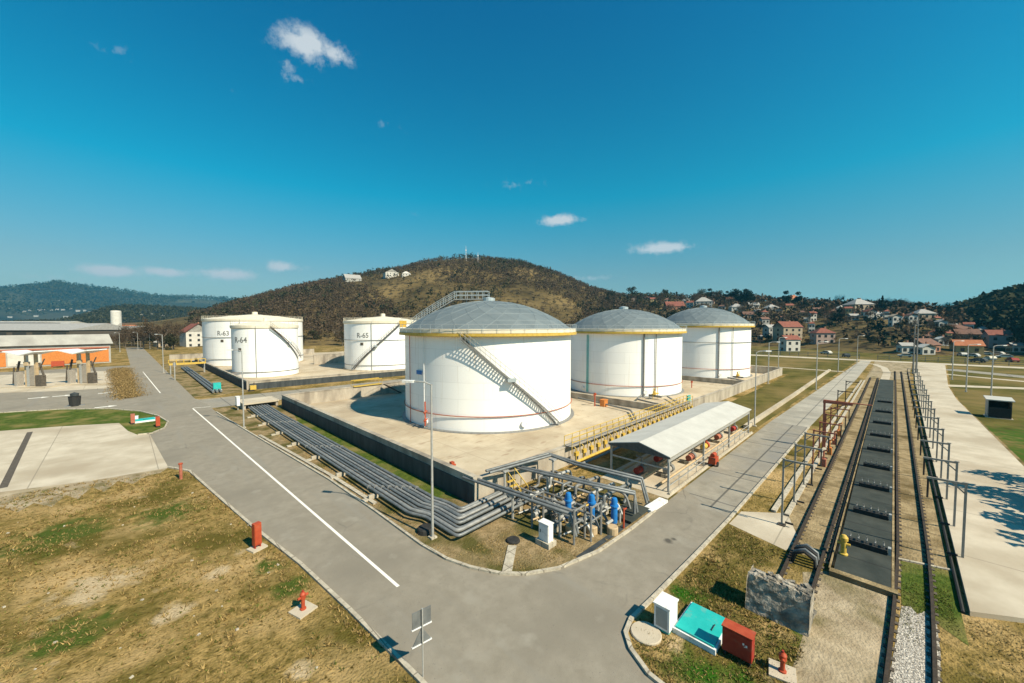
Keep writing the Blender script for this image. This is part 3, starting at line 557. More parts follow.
def domed_tank(u, v, R, H, rise, label, dome_stair, stair, ring, pipes, teal=None):
    t = thing('storage_tank', label, 'storage tank', u, v, group='domed white storage tanks in the near yard'); f = facing(u, v)
    MB().lathe([(R + .55, 0), (R + .5, .12), (R + .02, .14)], 72).build('foundation', M['grey'], t, True)
    n = 96; s = MB(); courses = 6
    for i in range(courses):
        z0 = .12 + (H - .12) * i / courses; z1 = .12 + (H - .12) * (i + 1) / courses; d = .004 * (courses - i)
        s.lathe([(R + d - .004, z0), (R + d, z0 + .004), (R + d, z1)], n)
    s.build('shell', M['white'], t, True)
    # wind girder: white fascia over a yellow band, carried round the rim
    MB().lathe([(R, H - .62), (R + .74, H - .52), (R + .80, H - .52), (R + .80, H - .20), (R, H - .19)], 72).build('wind_girder', M['yellow'], t, True)
    MB().lathe([(R, H - .17), (R + .66, H - .17), (R + .66, H + .30), (R + .1, H + .36)], 72).build('fascia', M['cream'], t, True)
    r_ = MB(); rails(r_, R + .78, H - .18, 1.05, 48, .022); r_.build('railing', M['rib'], t)
    # faceted aluminium dome
    rings = 7; seg = 24; prof = []; rs = (R * R + rise * rise) / (2 * rise); ph = math.asin(min(1, R / rs))
    P = []
    for i in range(rings + 1):
        a = ph * (1 - i / rings); P.append([(rs * math.sin(a) * math.cos(2 * math.pi * (j + .5 * (i % 2)) / seg), rs * math.sin(a) * math.sin(2 * math.pi * (j + .5 * (i % 2)) / seg), H + .34 + rise - rs + rs * math.cos(a)) for j in range(seg)])
    d = MB(); rb = MB()
    for i in range(rings):
        for j in range(seg):
            a, b = P[i][j], P[i][(j + 1) % seg]
            if i % 2 == 0: c, e_ = P[i + 1][j], P[i + 1][(j - 1) % seg]
            else: c, e_ = P[i + 1][(j + 1) % seg], P[i + 1][j]
            if i == rings - 1: d.add([a, b, P[rings][0]], [(0, 1, 2)]); rb.tube([a, P[rings][0]], .022, 3); continue
            d.add([a, b, c], [(0, 1, 2)]); d.add([a, c, e_], [(0, 1, 2)])
            if i > 0: rb.tube([a, b], .022, 3)
            rb.tube([a, c], .022, 3); rb.tube([a, e_], .022, 3)
    dm = d.build('dome_roof', M['dome'], t); rb.build('rib', M['domerib'], dm)
    MB().lathe([(.9, H + rise + .1), (.9, H + rise + .75), (0, H + rise + .95)], 16).build('roof_vent', M['rib'], t)
    # foam and cooling pipe rings
    for z, mt in ring: MB().tube([shell_pt(R + .17, 2 * math.pi * i / 72, z) for i in range(73)], .06, 6).build('ring_pipe', M[mt], t)
    for da, mt, rad in pipes:
        a = f + da; MB().tube([shell_pt(R + .2, a, .1), shell_pt(R + .2, a, H - .6)], rad, 6).build('riser_pipe', M[mt], t)
    if teal is not None:
        a = f + teal; l = MB()
        for o in (-.012, .012): l.tube([shell_pt(R + .2, a + o, .3), shell_pt(R + .2, a + o, H - .8)], .07, 5)
        l.build('drain_pipe', M['teal'], t)
    if stair: spiral_stair(t, R, f + stair[0], stair[1], f + stair[2], stair[3], M['grey'], M['steel'], .55)
    if dome_stair:
        # caged walkway from the left rim up to the crown
        a = f + dome_stair; b = MB(); dk = MB()
        def sp(q):
            rr = R * .98 * (1 - q); zz = H + .55 + (rise + .1) * min(1, q * 1.75) ** .9; return rr, zz
        pts = []
        for i in range(15):
            q = i / 14; rr, zz = sp(q); pts.append((rr * math.cos(a), rr * math.sin(a), zz))
        side = Vector((-math.sin(a), math.cos(a), 0)) * .55
        for i in range(14):
            p, q = Vector(pts[i]), Vector(pts[i + 1]); dk.add([p - side, q - side, q + side, p + side, p - side - Vector((0, 0, .12)), q - side - Vector((0, 0, .12)), q + side - Vector((0, 0, .12)), p + side - Vector((0, 0, .12))], [(0, 1, 2, 3), (7, 6, 5, 4), (0, 4, 5, 1), (3, 2, 6, 7)])
        for s2 in (-1, 1):
            for hh in (.55, 1.1): b.tube([Vector(p) + side * s2 + Vector((0, 0, hh)) for p in pts], .05, 5)
            for p in pts[::1]: b.tube([Vector(p) + side * s2, Vector(p) + side * s2 + Vector((0, 0, 1.1))], .04, 4)
        for i in range(2, 15, 4):
            p = Vector(pts[i]); rr = math.hypot(p.x, p.y); zd = H + .34 + rise - rs + math.sqrt(rs * rs - rr * rr)
            b.tube([p, (p.x, p.y, zd)], .05, 4)
        wk = dk.build('roof_walkway', M['steel'], t); b.build('walkway_railing', M['rib'], wk)
        x, y = (R + .3) * math.cos(a), (R + .3) * math.sin(a)
        pl = MB().obox((x, y, H + .5), (2.0, 2.6, .1), a); pl.obox((x + .95 * math.cos(a), y + .95 * math.sin(a), H + 1.0), (.06, 2.6, .9), a)
        pl.build('roof_platform', M['yellow'], t)
        q = MB(); q.tube([((R + .25) * math.cos(a), (R + .25) * math.sin(a), .3), ((R + .25) * math.cos(a), (R + .25) * math.sin(a), H)], .09, 6); q.build('riser_pipe', M['whitebox'], t)
    # shell manhole, small marker plates
    for da, z in ((.35, .9), (-.7, .9)):
        x, y, _ = shell_pt(R, f + da, 0); n_ = Vector((math.cos(f + da), math.sin(f + da), 0)); c = Vector((x, y, z))
        MB().tube([c, c + n_ * .35], .38, 14).build('manhole', M['whitebox'], t)
    return t
T1 = domed_tank(38.4, 42.7, 12.0, 12.0, 4.0, 'nearest domed white tank with a walkway climbing over its dome', -1.75, (.78, .1, -.26, 11.1), [(1.95, 'faded_red')], [(-.72, 'whitebox', .06), (-1.0, 'red', .05)])
T2 = domed_tank(72.5, 39.5, 11.1, 11.8, 3.9, 'middle domed white tank with a teal pipe down its shaded left side', None, None, [(1.9, 'faded_red')], [(.32, 'grey', .13), (.52, 'grey', .07)], -.60)
T3 = domed_tank(109.2, 36.3, 11.0, 12.8, 4.3, 'farthest domed white tank, rightmost of the three domed tanks', None, None, [(2.2, 'faded_red'), (8.6, 'grey')], [(.32, 'grey', .13), (.62, 'grey', .06)])
# red valve bracket on the shaded side of the nearest tank, blue plate
f1 = facing(38.4, 42.7)
b = MB(); 
for z in (1.2, 2.2): b.tube([shell_pt(12.2, f1 - .68, z), shell_pt(12.9, f1 - .66, z - .1)], .1, 6)
b.tube([shell_pt(12.5, f1 - .68, .4), shell_pt(12.5, f1 - .68, 3.4)], .1, 6); b.build('foam_inlet', M['red'], T1)
b = MB(); b.lathe([(12.14, 6.6), (12.14, 7.1)], 4, 0, 0, f1 - .86, f1 - .76); b.build('marker_plate', M['blue'], T1)

def cone_tank(u, v, R, H, rise, label, txt, stair, txt_da, txt_z, tsize, rings):
    t = thing('storage_tank', label, 'storage tank', u, v, group='conical roofed white tanks in the far yard'); f = facing(u, v)
    MB().lathe([(R + .5, 0), (R + .45, .25), (R, .27)], 64).build('foundation', M['yard'], t, True)
    s = MB(); c = 6
    for i in range(c):
        z0 = .2 + (H - .2) * i / c; z1 = .2 + (H - .2) * (i + 1) / c; s.lathe([(R + .004 * (c - i) - .004, z0), (R + .004 * (c - i), z0 + .004), (R + .004 * (c - i), z1)], 80)
    s.build('shell', M['white'], t, True)
    MB().lathe([(R, H - .7), (R + .22, H - .5), (R + .25, H + .1), (R - .3, H + .25), (R * .5, H + .25 + rise * .6), (0, H + .25 + rise)], 64).build('cone_roof', M['cream'], t, True)
    r_ = MB(); rails(r_, R + .1, H + .05, 1.0, 36, .03); r_.build('railing', M['cream'], t)
    for z in rings: MB().tube([shell_pt(R + .16, 2 * math.pi * i / 64, z) for i in range(65)], .07, 6).build('ring_pipe', M['grey'], t)
    for z in (.2,): MB().lathe([(R * .06, H + rise + .2), (R * .06, H + rise + 1.0), (0, H + rise + 1.1)], 12).build('roof_vent', M['cream'], t)
    if stair: spiral_stair(t, R, f + stair[0], stair[1], f + stair[2], stair[3], M['sleeper'], M['grey'], .5)
    MB().tube([shell_pt(R + .2, f - .28, .2), shell_pt(R + .2, f - .28, H)], .06, 5).build('riser_pipe', M['grey'], t)
    lettering(t, txt, tsize, R, f + txt_da, txt_z)
    a = f + txt_da; x = MB(); x.lathe([(R + .09, H * .52), (R + .09, H * .52 + .75)], 4, 0, 0, a - .45 / R - .02, a + .45 / R - .02); x.build('marker_plate', M['sleeper'], t)
    return t
cone_tank(26.2, 114.4, 7.2, 12.6, 1.0, 'slim conical white tank marked R-64 nearest the road', 'R-64', (.12, 12.3, 1.25, 4.0), -.80, 8.6, 1.9, [1.5])
cone_tank(32.5, 155.2, 14.2, 14.6, 1.6, 'largest white tank marked R-63 behind the tank marked R-64', 'R-63', None, -.62, 9.6, 2.0, [9.0, 2.3])
cone_tank(56.2, 110.5, 10.9, 13.8, 1.4, 'conical white tank marked R-65 with a dark diagonal stair', 'R-65', (-.80, .3, .45, 13.4), -.52, 9.3, 1.9, [8.6, 1.6])

# ------------------------------------------------------------------ pipe bundle beside the left road
NP = 8
names_ = ['outermost grey pipeline of the bundle, nearest the road kerb', 'second grey pipeline of the bundle counted from the road', 'third grey pipeline of the bundle counted from the road', 'fourth grey pipeline of the bundle counted from the road',
          'fifth grey pipeline of the bundle counted from the road', 'sixth grey pipeline of the bundle counted from the road', 'seventh grey pipeline of the bundle counted from the road', 'innermost grey pipeline of the bundle, nearest the bund wall']
for i in range(NP):
    u0 = 12.95 + .345 * i; v1 = 17.8 + .36 * i + (0, .12, -.1, .05, .14, -.08, .1, 0)[i]; kx = .55 - .03 * i
    dia = (.10, .13, .09, .12, .10, .14, .10, .12)[i]
    pts = [(u0 + .25, 68.5, .5), (u0, 60, .5), (u0, v1 + 4.6 - .3 * i, .5), (u0 + .15, v1 + 4.1 - .3 * i, .5), (u0 + kx * .9, v1 + 3.4 - .3 * i, .46), (u0 + kx, v1 + 3.1 - .3 * i, .45)]
    uu = u0 + kx
    pts += [(uu, v1 + .34, .45), (uu + .03, v1 + .16, .45), (uu + .12, v1 + .05, .45), (uu + .32, v1, .45), (20.6, v1 + .2, .45)]
    t = thing('pipeline', names_[i], 'pipeline', u0, 60, group='grey pipelines in the roadside bundle')
    loc = [(a - u0, b - 60, c) for a, b, c in pts]
    MB().tube(loc, dia, 10).build('pipe', M[('darkpipe', 'palepipe')[i in (1, 4, 6)]], t, True, 60)
    fl = MB()
    for vv in (56 - i * .4, 42 - i * .4, 28 - i * .4): fl.tube([(0, vv - 60, .5), (0, vv - 60 + .16, .5)], dia + .05, 10)
    fl.build('flange', M['grey'], t)
for i, vv in enumerate([63, 57, 51, 45, 39, 33, 27]):
    sp_ = MB(); sp_.box(-.5, 2.9, -.12, .12, .0, .33); sp_.box(-.95, -.5, -.2, .2, 0, .12)
    solo(sp_, 'pipe_support', M['kerb'], ORD[6 - i] + ' low concrete support under the roadside pipe bundle', 'pipe support', 12.9, vv, 0, 0, 'concrete supports under the pipe bundle')
# bridge slab where the pipes pass under the crossing, and more pipes beyond
br = thing('culvert_slab', 'pale concrete slab over the far end of the pipe bundle', 'slab', 15.2, 70.5)
MB().box(-2.6, 2.2, -1.4, 3.0, .75, 1.0).build('slab', M['concrete'], br)
x = MB(); x.box(-2.5, -2.2, -1.2, 2.8, 0, .75); x.box(1.8, 2.1, -1.2, 2.8, 0, .75); x.build('abutment', M['wall'], br)
for i, (du, lab) in enumerate([(10.9, 'outer dark pipe of the short strip beyond the cross road'), (11.5, 'middle dark pipe of the short strip beyond the cross road'), (12.1, 'inner dark pipe of the short strip beyond the cross road')]):
    t = MB().tube([(0, 0, .35), (.3, 30, .35), (.6, 60, .35)], .2, 8); solo(t, 'pipeline', M['darkpipe'], lab, 'pipeline', du + 1, 90, group='dark pipes beyond the cross road', smooth=True)

# ------------------------------------------------------------------ manifold at the corner of the yard
def pipe_thing(label, pts, r, m='darkpipe', posts=(), cat='pipe', name='pipe_run', group='pipes of the corner manifold'):
    u0, v0 = pts[0][0], pts[0][1]; t = thing(name, label, cat, u0, v0, group=group)
    loc = [Vector((a - u0, b - v0, c)) for a, b, c in pts]
    rp = [loc[0]]                                       # rounded elbows
    for i in range(1, len(loc) - 1):
        a, b, c = loc[i - 1], loc[i], loc[i + 1]; d = min(.45, (a - b).length * .4, (c - b).length * .4)
        p, q = b + (a - b).normalized() * d, b + (c - b).normalized() * d
        for kk in range(5):
            s = kk / 4; rp.append(p * (1 - s) ** 2 + b * 2 * s * (1 - s) + q * s * s)
    rp.append(loc[-1])
    MB().tube(rp, r, 8).build('pipe', M[m], t, True, 60)
    for a, b, z in posts: MB().tube([(a - u0, b - v0, 0), (a - u0, b - v0, z)], .07, 6).build('post', M['steel'], t)
    fl = MB()
    for i in range(1, len(loc)):
        d = (loc[i] - loc[i - 1]); L = d.length
        if L > 1.6: c = loc[i - 1] + d * .5; d.normalize(); fl.tube([c - d * .06, c + d * .06], r + .06, 8)
    if fl.v: fl.build('flange', M['grey'], t)
    return t
# big overhead pipe trays
def tray(label, pts, wd, posts):
    t = thing('pipe_tray', label, 'pipe tray', pts[0][0], pts[0][1], group='overhead pipe trays'); u0, v0 = pts[0][:2]
    for o in (-wd / 2 + .12, wd / 2 - .12):
        P = []
        for i, p in enumerate(pts):
            a = Vector(pts[max(i - 1, 0)]); b = Vector(pts[min(i + 1, len(pts) - 1)]); d = (b - a); d.z = 0; d.normalize(); P.append((p[0] - u0 - d.y * o, p[1] - v0 + d.x * o, p[2]))
        MB().tube(P, .10, 8).build('pipe', M['darkpipe'], t, True, 60)
    for a, b, z in posts:
        m_ = MB(); m_.tube([(a - u0, b - v0, 0), (a - u0, b - v0, z)], .09, 6); m_.obox((a - u0, b - v0, z - .06), (.5, .5, .1)); m_.build('post', M['steel'], t)
    return t
tray('long overhead grey pipe pair running from the wall corner above the white cabinet', [(17.4, 22, 1.75), (17.9, 17, 1.8), (18.4, 13.2, 1.75), (18.5, 12.9, .5)], .62, [(17.9, 17.6, 1.65), (18.3, 14.0, 1.65)])
tray('second overhead grey pipe pair ending beside the canopy', [(21.0, 20, 2.0), (22.2, 14.6, 2.0), (23.6, 11.9, 1.7), (23.6, 11.8, .4)], .6, [(21.5, 17.6, 1.9), (22.4, 14.0, 1.9)])
tray('overhead grey pipe pair crossing the corner of the yard wall', [(18.2, 20.4, 2.3), (24.2, 19.6, 2.3), (24.5, 17.2, 2.1), (25.6, 12.4, 1.9), (25.7, 12.0, .4)], .7, [(19.5, 20.0, 2.2), (23.9, 19.0, 2.2), (25.3, 13.4, 1.9)])
for i in range(6):
    vv = 19.4 - i * 1.15; z = .35 + .25 * (i % 2)
    pipe_thing(['northernmost', 'second', 'third', 'fourth', 'fifth', 'last'][i] + ' low grey manifold pipe in the corner pipe pit, counted from the yard wall', [(19.0, vv, z), (22.5, vv - .1, z), (22.5, vv - .1, z + .7), (24.5 + .3 * i % 2, vv - .3, z + .7), (24.9, vv - .3, .1)], .10 + .02 * (i % 2), ['grey', 'steel', 'darkpipe'][i % 3])
for i, (pu, z) in enumerate([(19.3, .8), (20.1, .95), (21.2, .7), (22.9, .9), (24.0, 1.15)]):
    pipe_thing(['nearest', 'second', 'third', 'fourth', 'farthest'][i] + ' cross pipe over the manifold pit running towards the road', [(pu, 19.8, .2), (pu, 19.3, z), (pu + .25, 12.9, z), (pu + .25, 12.5, .1)], .085, ['steel', 'grey', 'darkpipe'][i % 3], [(pu + .05, 18.2, z), (pu + .2, 14.2, z)])
# valves with handwheels
def gate_valve(u, v, label, colr, h=1.0):
    t = thing('gate_valve', label, 'valve', u, v, group='gate valves of the corner manifold')
    b = MB(); b.lathe([(.0, .3), (.16, .3), (.2, .45), (.13, .6), (.16, .68), (.06, .72), (.05, h)], 10); b.tube([(-.25, 0, .42), (.25, 0, .42)], .15, 8); b.build('valve_body', M[colr], t, True)
    MB().tube([(.2 * math.cos(a * math.pi / 6), .2 * math.sin(a * math.pi / 6), h) for a in range(13)], .025, 5).build('handwheel', M['sleeper'], t)
    MB().box(-.16, .16, -.16, .16, 0, .3).build('plinth', M['kerb'], t)
    return t
for i, (u_, v_, c_) in enumerate([(18.9, 16.4, 'steel'), (19.6, 15.4, 'darkpipe'), (19.1, 18.1, 'grey'), (20.9, 16.5, 'steel'), (21.7, 15.6, 'darkpipe'), (20.6, 18.4, 'grey'), (22.8, 13.6, 'steel'), (23.6, 15.3, 'grey'), (18.6, 14.6, 'darkpipe')]):
    gate_valve(u_, v_, ['grey gate valve beside the first cross pipe, behind the white cabinet', 'dark gate valve between white cabinet and first blue filter', 'grey gate valve at the bund wall corner', 'bright gate valve in the middle of the pipe pit', 'dark gate valve behind the middle blue filter',
                        'grey gate valve by the yellow steps', 'bright gate valve behind the rightmost blue filter', 'grey gate valve nearest the canopy', 'dark gate valve right beside the white cabinet'][i], c_)
# blue vertical filters
fi = thing('filter_vessel', 'leftmost of the three upright blue filter vessels by the road', 'filter vessel', 19.95, 14.6, group='blue filter vessels')
MB().lathe([(0, .35), (.16, .38), (.2, .5), (.2, 1.85), (.15, 2.02), (0, 2.08)], 14).build('vessel', M['blue'], fi, True)
MB().lathe([(.2, 1.5), (.27, 1.5), (.27, 1.6), (.2, 1.6)], 14).build('flange', M['blue'], fi)
for a in (0, 2.1, 4.2): MB().tube([(.2 * math.cos(a), .2 * math.sin(a), 0), (.2 * math.cos(a), .2 * math.sin(a), .5)], .04, 5).build('leg', M['grey'], fi)
MB().tube([(-.9, 0, .7), (-.25, 0, .7)], .09, 8).build('nozzle', M['steel'], fi); MB().tube([(.2, 0, 1.2), (.6, 0, 1.2), (.7, 0, 1.1), (.7, 0, .2)], .08, 8).build('outlet_pipe', M['steel'], fi)
for (u_, v_), l_ in zip([(20.75, 13.35), (21.35, 12.1)], ['middle one of the three upright blue filter vessels by the road', 'rightmost of the three upright blue filter vessels, beside a red post']):
    c = copy_tree(fi); c.location = W(u_, v_); c['label'] = l_
solo(MB().tube([(0, 0, 0), (0, 0, 1.3)], .06, 6).tube([(0, 0, 1.2), (.3, 0, 1.2)], .05, 6), 'marker_post', M['red'], 'thin red post beside the rightmost blue filter vessel', 'post', 21.9, 11.75)
for i, (u_, v_) in enumerate([(19.3, 13.9), (20.1, 12.9), (20.9, 11.95)]):
    solo(MB().lathe([(.34, 0), (.34, .42), (.30, .46), (0, .46)], 14), 'concrete_foot', M['tan_panel'], ['leftmost', 'middle', 'rightmost'][i] + ' of the round tan concrete feet before the blue filters', 'concrete foot', u_, v_, group='tan concrete feet in the pit')
for i in range(5):
    vv = 18.8 - 1.25 * i
    pipe_thing(['first', 'second', 'third', 'fourth', 'fifth'][i] + ' thin pipe lying on the pit floor, counted from the bund wall', [(18.4, vv, .2), (21.2, vv - .5, .2), (21.2, vv - .5, .55), (23.4, vv - .6, .55)], .06, ['tan_panel', 'steel', 'tan_panel', 'yellow', 'steel'][i])
# white cabinet
cb = thing('control_cabinet', 'white control cabinet on a concrete plinth at the manifold corner', 'cabinet', 17.1, 14.1)
MB().box(-.22, .22, -.36, .36, .3, 1.3).build('body', M['whitebox'], cb); MB().box(-.24, -.225, -.3, .3, .38, 1.22).build('door', M['whitebox'], cb)
MB().box(-.26, .26, -.4, .4, 1.302, 1.35).build('roof', M['whitebox'], cb); MB().box(-.35, .35, -.5, .5, 0, .3).build('plinth', M['kerb'], cb); MB().box(-.265, -.242, .2, .24, .75, .93).build('handle', M['black'], cb)
# metal frames standing in the pit
for i, (u_, v_) in enumerate([(17.9, 15.9), (18.2, 12.9), (19.2, 12.4)]):
    m_ = MB(); m_.tube([(0, 0, 0), (0, 0, 2.1)], .07, 6); m_.tube([(1.1, .0, 0), (1.1, 0, 2.1)], .07, 6); m_.tube([(0, 0, 2.0), (1.1, 0, 2.0)], .06, 6); m_.tube([(0, 0, 1.2), (1.1, 0, 1.2)], .05, 6)
    solo(m_, 'pipe_stand', M['grey'], ['grey steel pipe stand behind the white cabinet', 'grey steel pipe stand between white cabinet and road kerb', 'grey steel pipe stand in front of the middle blue filter'][i], 'pipe stand', u_, v_, group='steel stands in the pipe pit')
# yellow steps over the pipes
ys = thing('stile_steps', 'yellow steel steps over pipes inside the wall corner', 'steps', 19.9, 19.2)
m_ = MB()
for i in range(5): m_.box(-.2 + .0, .6, .3 * i - .6, .3 * i - .36, .25 * (i + 1) - .04, .25 * (i + 1))
m_.build('tread', M['yellow'], ys)
for s2 in (-.2, .6):
    h_ = MB(); h_.tube([(s2, -.6, .0), (s2, -.6, 1.1), (s2, .8, 2.1), (s2, .8, 1.2)], .035, 5); h_.tube([(s2, .1, .5), (s2, .1, 1.6)], .03, 5); h_.build('handrail', M['yellow'], ys)
# ditch-like pit edge + grating and concrete slab at the road side
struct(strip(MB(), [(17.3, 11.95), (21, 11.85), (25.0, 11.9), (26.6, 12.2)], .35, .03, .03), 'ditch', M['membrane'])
solo(MB().box(-1.3, 1.3, -.8, .8, .1, .22), 'grating_cover', M['pad'], 'dark steel grating over the pit next to the canopy', 'grating', 23.9, 12.4)
solo(MB().box(-1.2, 1.2, -.32, .32, .02, .2), 'cover_slab', M['whitebox'], 'pale concrete slab at the road edge beside the dark grating', 'slab', 26.2, 11.62, 0, -.05)
solo(MB().lathe([(.55, 0), (.5, .25), (.45, .3), (0, .3)], 18), 'manhole_cover', M['black'], 'dark round manhole at the foot of the near lamp post', 'manhole', 12.95, 20.3)
solo(MB().lathe([(.42, 0), (.40, .10), (.36, .13), (0, .13)], 18), 'manhole_cover', M['black'], 'dark oval pit cover left of the white cabinet', 'manhole', 16.0, 15.7)

# yellow walkway along the wall
yw = thing('pipe_walkway', 'long yellow railed pipe walkway along the bund wall behind the canopy', 'walkway', 28.0, 20.55)
MB().box(0, 29, -.35, .35, 1.86, 1.92).build('deck', M['brownrust'], yw)
for sy in (-.42, .42):
    h_ = MB()
    for z in (2.3, 2.75): h_.tube([(0, sy, z), (29, sy, z)], .035, 5)
    for i in range(25): h_.tube([(i * 29 / 24, sy, 1.3 if sy < 0 else 1.85), (i * 29 / 24, sy, 2.75)], .035, 5)
    h_.build('railing', M['yellow'], yw)
h_ = MB(); 
for i in range(24):
    x = (i + .5) * 29 / 24
    h_.tube([(x, -.45, .0), (x, -.45, 1.6), (x, -.1, 1.9)], .05, 5); h_.obox((x, -.5, 1.2), (.5, .25, .35))
h_.build('support', M['yellow'], yw)
for i, vv in enumerate((19.8, 19.2)):
    solo(MB().tube([(0, 0, .6), (24, 0, .6), (26, .3, .6)], .12, 8), 'pipe_run', M['yellow' if i == 0 else 'grey'], ['yellow pipe running at the foot of the bund wall under the walkway', 'grey pipe running between the canopy and the yellow pipe'][i], 'pipe', 28, vv, group='pipes behind the canopy')
solo(MB().box(-.5, .5, -.12, .12, .9, 2.6).tube([(-.4, 0, 0), (-.4, 0, 1)], .05, 5).tube([(.4, 0, 0), (.4, 0, 1)], .05, 5), 'teal_panel', M['teal'], 'teal equipment panel at the end of the yellow walkway', 'panel', 57.6, 20.9)
# pipes and valve groups inside the near yard
for i, (pts, lab) in enumerate([([(57, 21.9, .5), (60, 30, .5), (64, 31.2, .5)], 'grey pipe leading from the wall to the middle domed tank'), ([(59, 21.9, .5), (66, 27.5, .5)], 'grey pipe beside the first one feeding the middle domed tank'),
                                ([(95, 21.9, .5), (100, 27.5, .5)], 'grey pipe feeding the farthest domed tank'), ([(45, 22.2, .4), (52, 27, .4), (54.6, 38, .4)], 'grey pipe along the dividing wall near the nearest tank')]):
    pipe_thing(lab, pts, .14, 'grey', group='pipes inside the near tank yard')
def valve_set(u, v, label):
    t = thing('valve_set', label, 'valve set', u, v, group='valve sets at the tank feet')
    b = MB(); b.tube([(0, -1.2, .6), (0, 1.0, .6)], .2, 8); b.tube([(.7, -1, .5), (.7, .9, .5)], .15, 8); b.build('pipe', M['grey'], t)
    y = MB(); y.box(-.6, 1.2, -.3, .3, .9, 1.0); y.tube([(-.6, 0, 0), (-.6, 0, 1.9), (1.2, 0, 1.9), (1.2, 0, 0)], .05, 5); y.build('platform', M['yellow'], t)
    MB().lathe([(.25, .8), (.3, 1.2), (.1, 1.5), (.1, 1.8)], 8).build('valve', M['yellow'], t)
    return t
valve_set(64.3, 29.0, 'yellow framed valve set at the foot of the middle domed tank'); valve_set(101.5, 25.8, 'yellow framed valve set at the foot of the farthest domed tank')
def red_stand(u, v, lab, h=1.6):
    m_ = MB(); m_.tube([(0, 0, 0), (0, 0, h)], .09, 6); m_.tube([(-.35, 0, h - .2), (.35, 0, h - .2)], .09, 6); m_.obox((0, 0, h), (.3, .3, .25))
    solo(m_, 'foam_monitor', M['red'], lab, 'fire monitor', u, v, group='red fire monitors in the tank yard')
red_stand(18.6, 25.2, 'small red fire monitor at the edge of the yard near the pipe corner'); red_stand(52.2, 33.2, 'red fire monitor between the nearest and middle domed tanks', 2.0); red_stand(81.5, 29, 'red fire monitor right of the middle domed tank', 1.3)
solo(MB().box(-.5, .5, -.4, .4, 0, 1.0).box(-.55, .55, -.45, .45, 1.0, 1.1), 'valve_box', M['orange'], 'orange valve box between the nearest and middle tanks', 'box', 53.2, 32.2)
# platform bridge behind the nearest tank
t = thing('stile_bridge', 'yellow stile bridge over the rear bund wall left of the nearest tank', 'stile', 31.0, 67.4)
MB().box(-2.6, 2.6, -.6, .6, 1.95, 2.05).build('deck', M['yellow'], t)
h_ = MB(); h_.tube([(-2.6, -.6, 2.0), (-2.6, -.6, 3.0), (2.6, -.6, 3.0), (2.6, -.6, 2.0)], .05, 5); h_.tube([(-2.6, .6, 2.0), (-2.6, .6, 3.0), (2.6, .6, 3.0), (2.6, .6, 2.0)], .05, 5); h_.build('railing', M['yellow'], t)
st = MB(); st.obox((4.2, -1.6, 1.0), (3.9, 1.0, .12), 0, .54); st.build('stair_flight', M['sleeper'], t)

# ------------------------------------------------------------------ pump canopy
cu, cv = 28.9, 11.75
cn = thing('pump_canopy', 'long open pump shelter with a pale pitched sheet roof beside the concrete road', 'canopy', cu, cv)
L, Wd, he, hr_ = 23.4, 5.3, 2.75, 3.38
def slope(y0, z0, y1, z1, th):
    return MB().add([(0, y0, z0), (L, y0, z0), (L, y1, z1), (0, y1, z1), (0, y0, z0 + th), (L, y0, z0 + th), (L, y1, z1 + th), (0, y1, z1 + th)], [(0, 3, 2, 1), (4, 5, 6, 7), (0, 1, 5, 4), (1, 2, 6, 5), (2, 3, 7, 6), (3, 0, 4, 7)])
ym = 2.5
slope(0, he, ym, hr_, .07).build('roof_slope', M['sheet'], cn); slope(ym, hr_ + .003, Wd, he, .07).build('roof_slope', M['sheet'], cn)
for xx in (.06, L - .06): MB().add([(xx, 0, he - .12), (xx, Wd, he - .12), (xx, Wd, he), (xx, ym, hr_ - .01), (xx, 0, he)], [(0, 1, 2, 3, 4), (4, 3, 2, 1, 0)]).build('gable_board', M['grey'], cn)
for xx in (.25, 7.9, 15.5, 23.1):
    for yy in (.2, Wd - .2): MB().box(xx - .07, xx + .07, yy - .07, yy + .07, 0, he - .01).build('post', M['steel'], cn)
for yy in (.2, Wd - .2):
    MB().box(.1, L - .1, yy - .05, yy + .05, he - .42, he - .2).build('eave_beam', M['steel'], cn)
MB().box(.2, .3, .3, Wd - .3, 1.7, 1.8).build('tie_rail', M['steel'], cn)
fr = MB(); fr.tube([(.3, .15, .95), (L - .3, .15, .95)], .03, 5); fr.tube([(.3, .15, .5), (L - .3, .15, .5)], .03, 5)
for i in range(13): fr.tube([(.3 + i * (L - .6) / 12, .15, 0), (.3 + i * (L - .6) / 12, .15, .95)], .03, 5)
fr.build('guard_rail', M['steel'], cn)
cr = MB(); cr.box(-.2, L + .2, -.12, .02, 0, .14); cr.build('kerb', M['kerb'], cn)
def pump(u, v, label, mt):
    t = thing('pump', label, 'pump', u, v, group='pumps under the canopy')
    MB().box(-.7, .8, -.35, .35, 0, .3).build('plinth', M['kerb'], t)
    MB().tube([(-.6, 0, .62), (.15, 0, .62)], .27, 12).build('motor', M[mt], t, True, 40)
    MB().tube([(.2, 0, .62), (.55, 0, .62)], .34, 12).tube([(.38, 0, .7), (.38, 0, 1.5), (.38, .5, 1.6)], .09, 8).build('pump_casing', M['grey' if mt != 'yellow' else 'red'], t, True, 40)
    return t
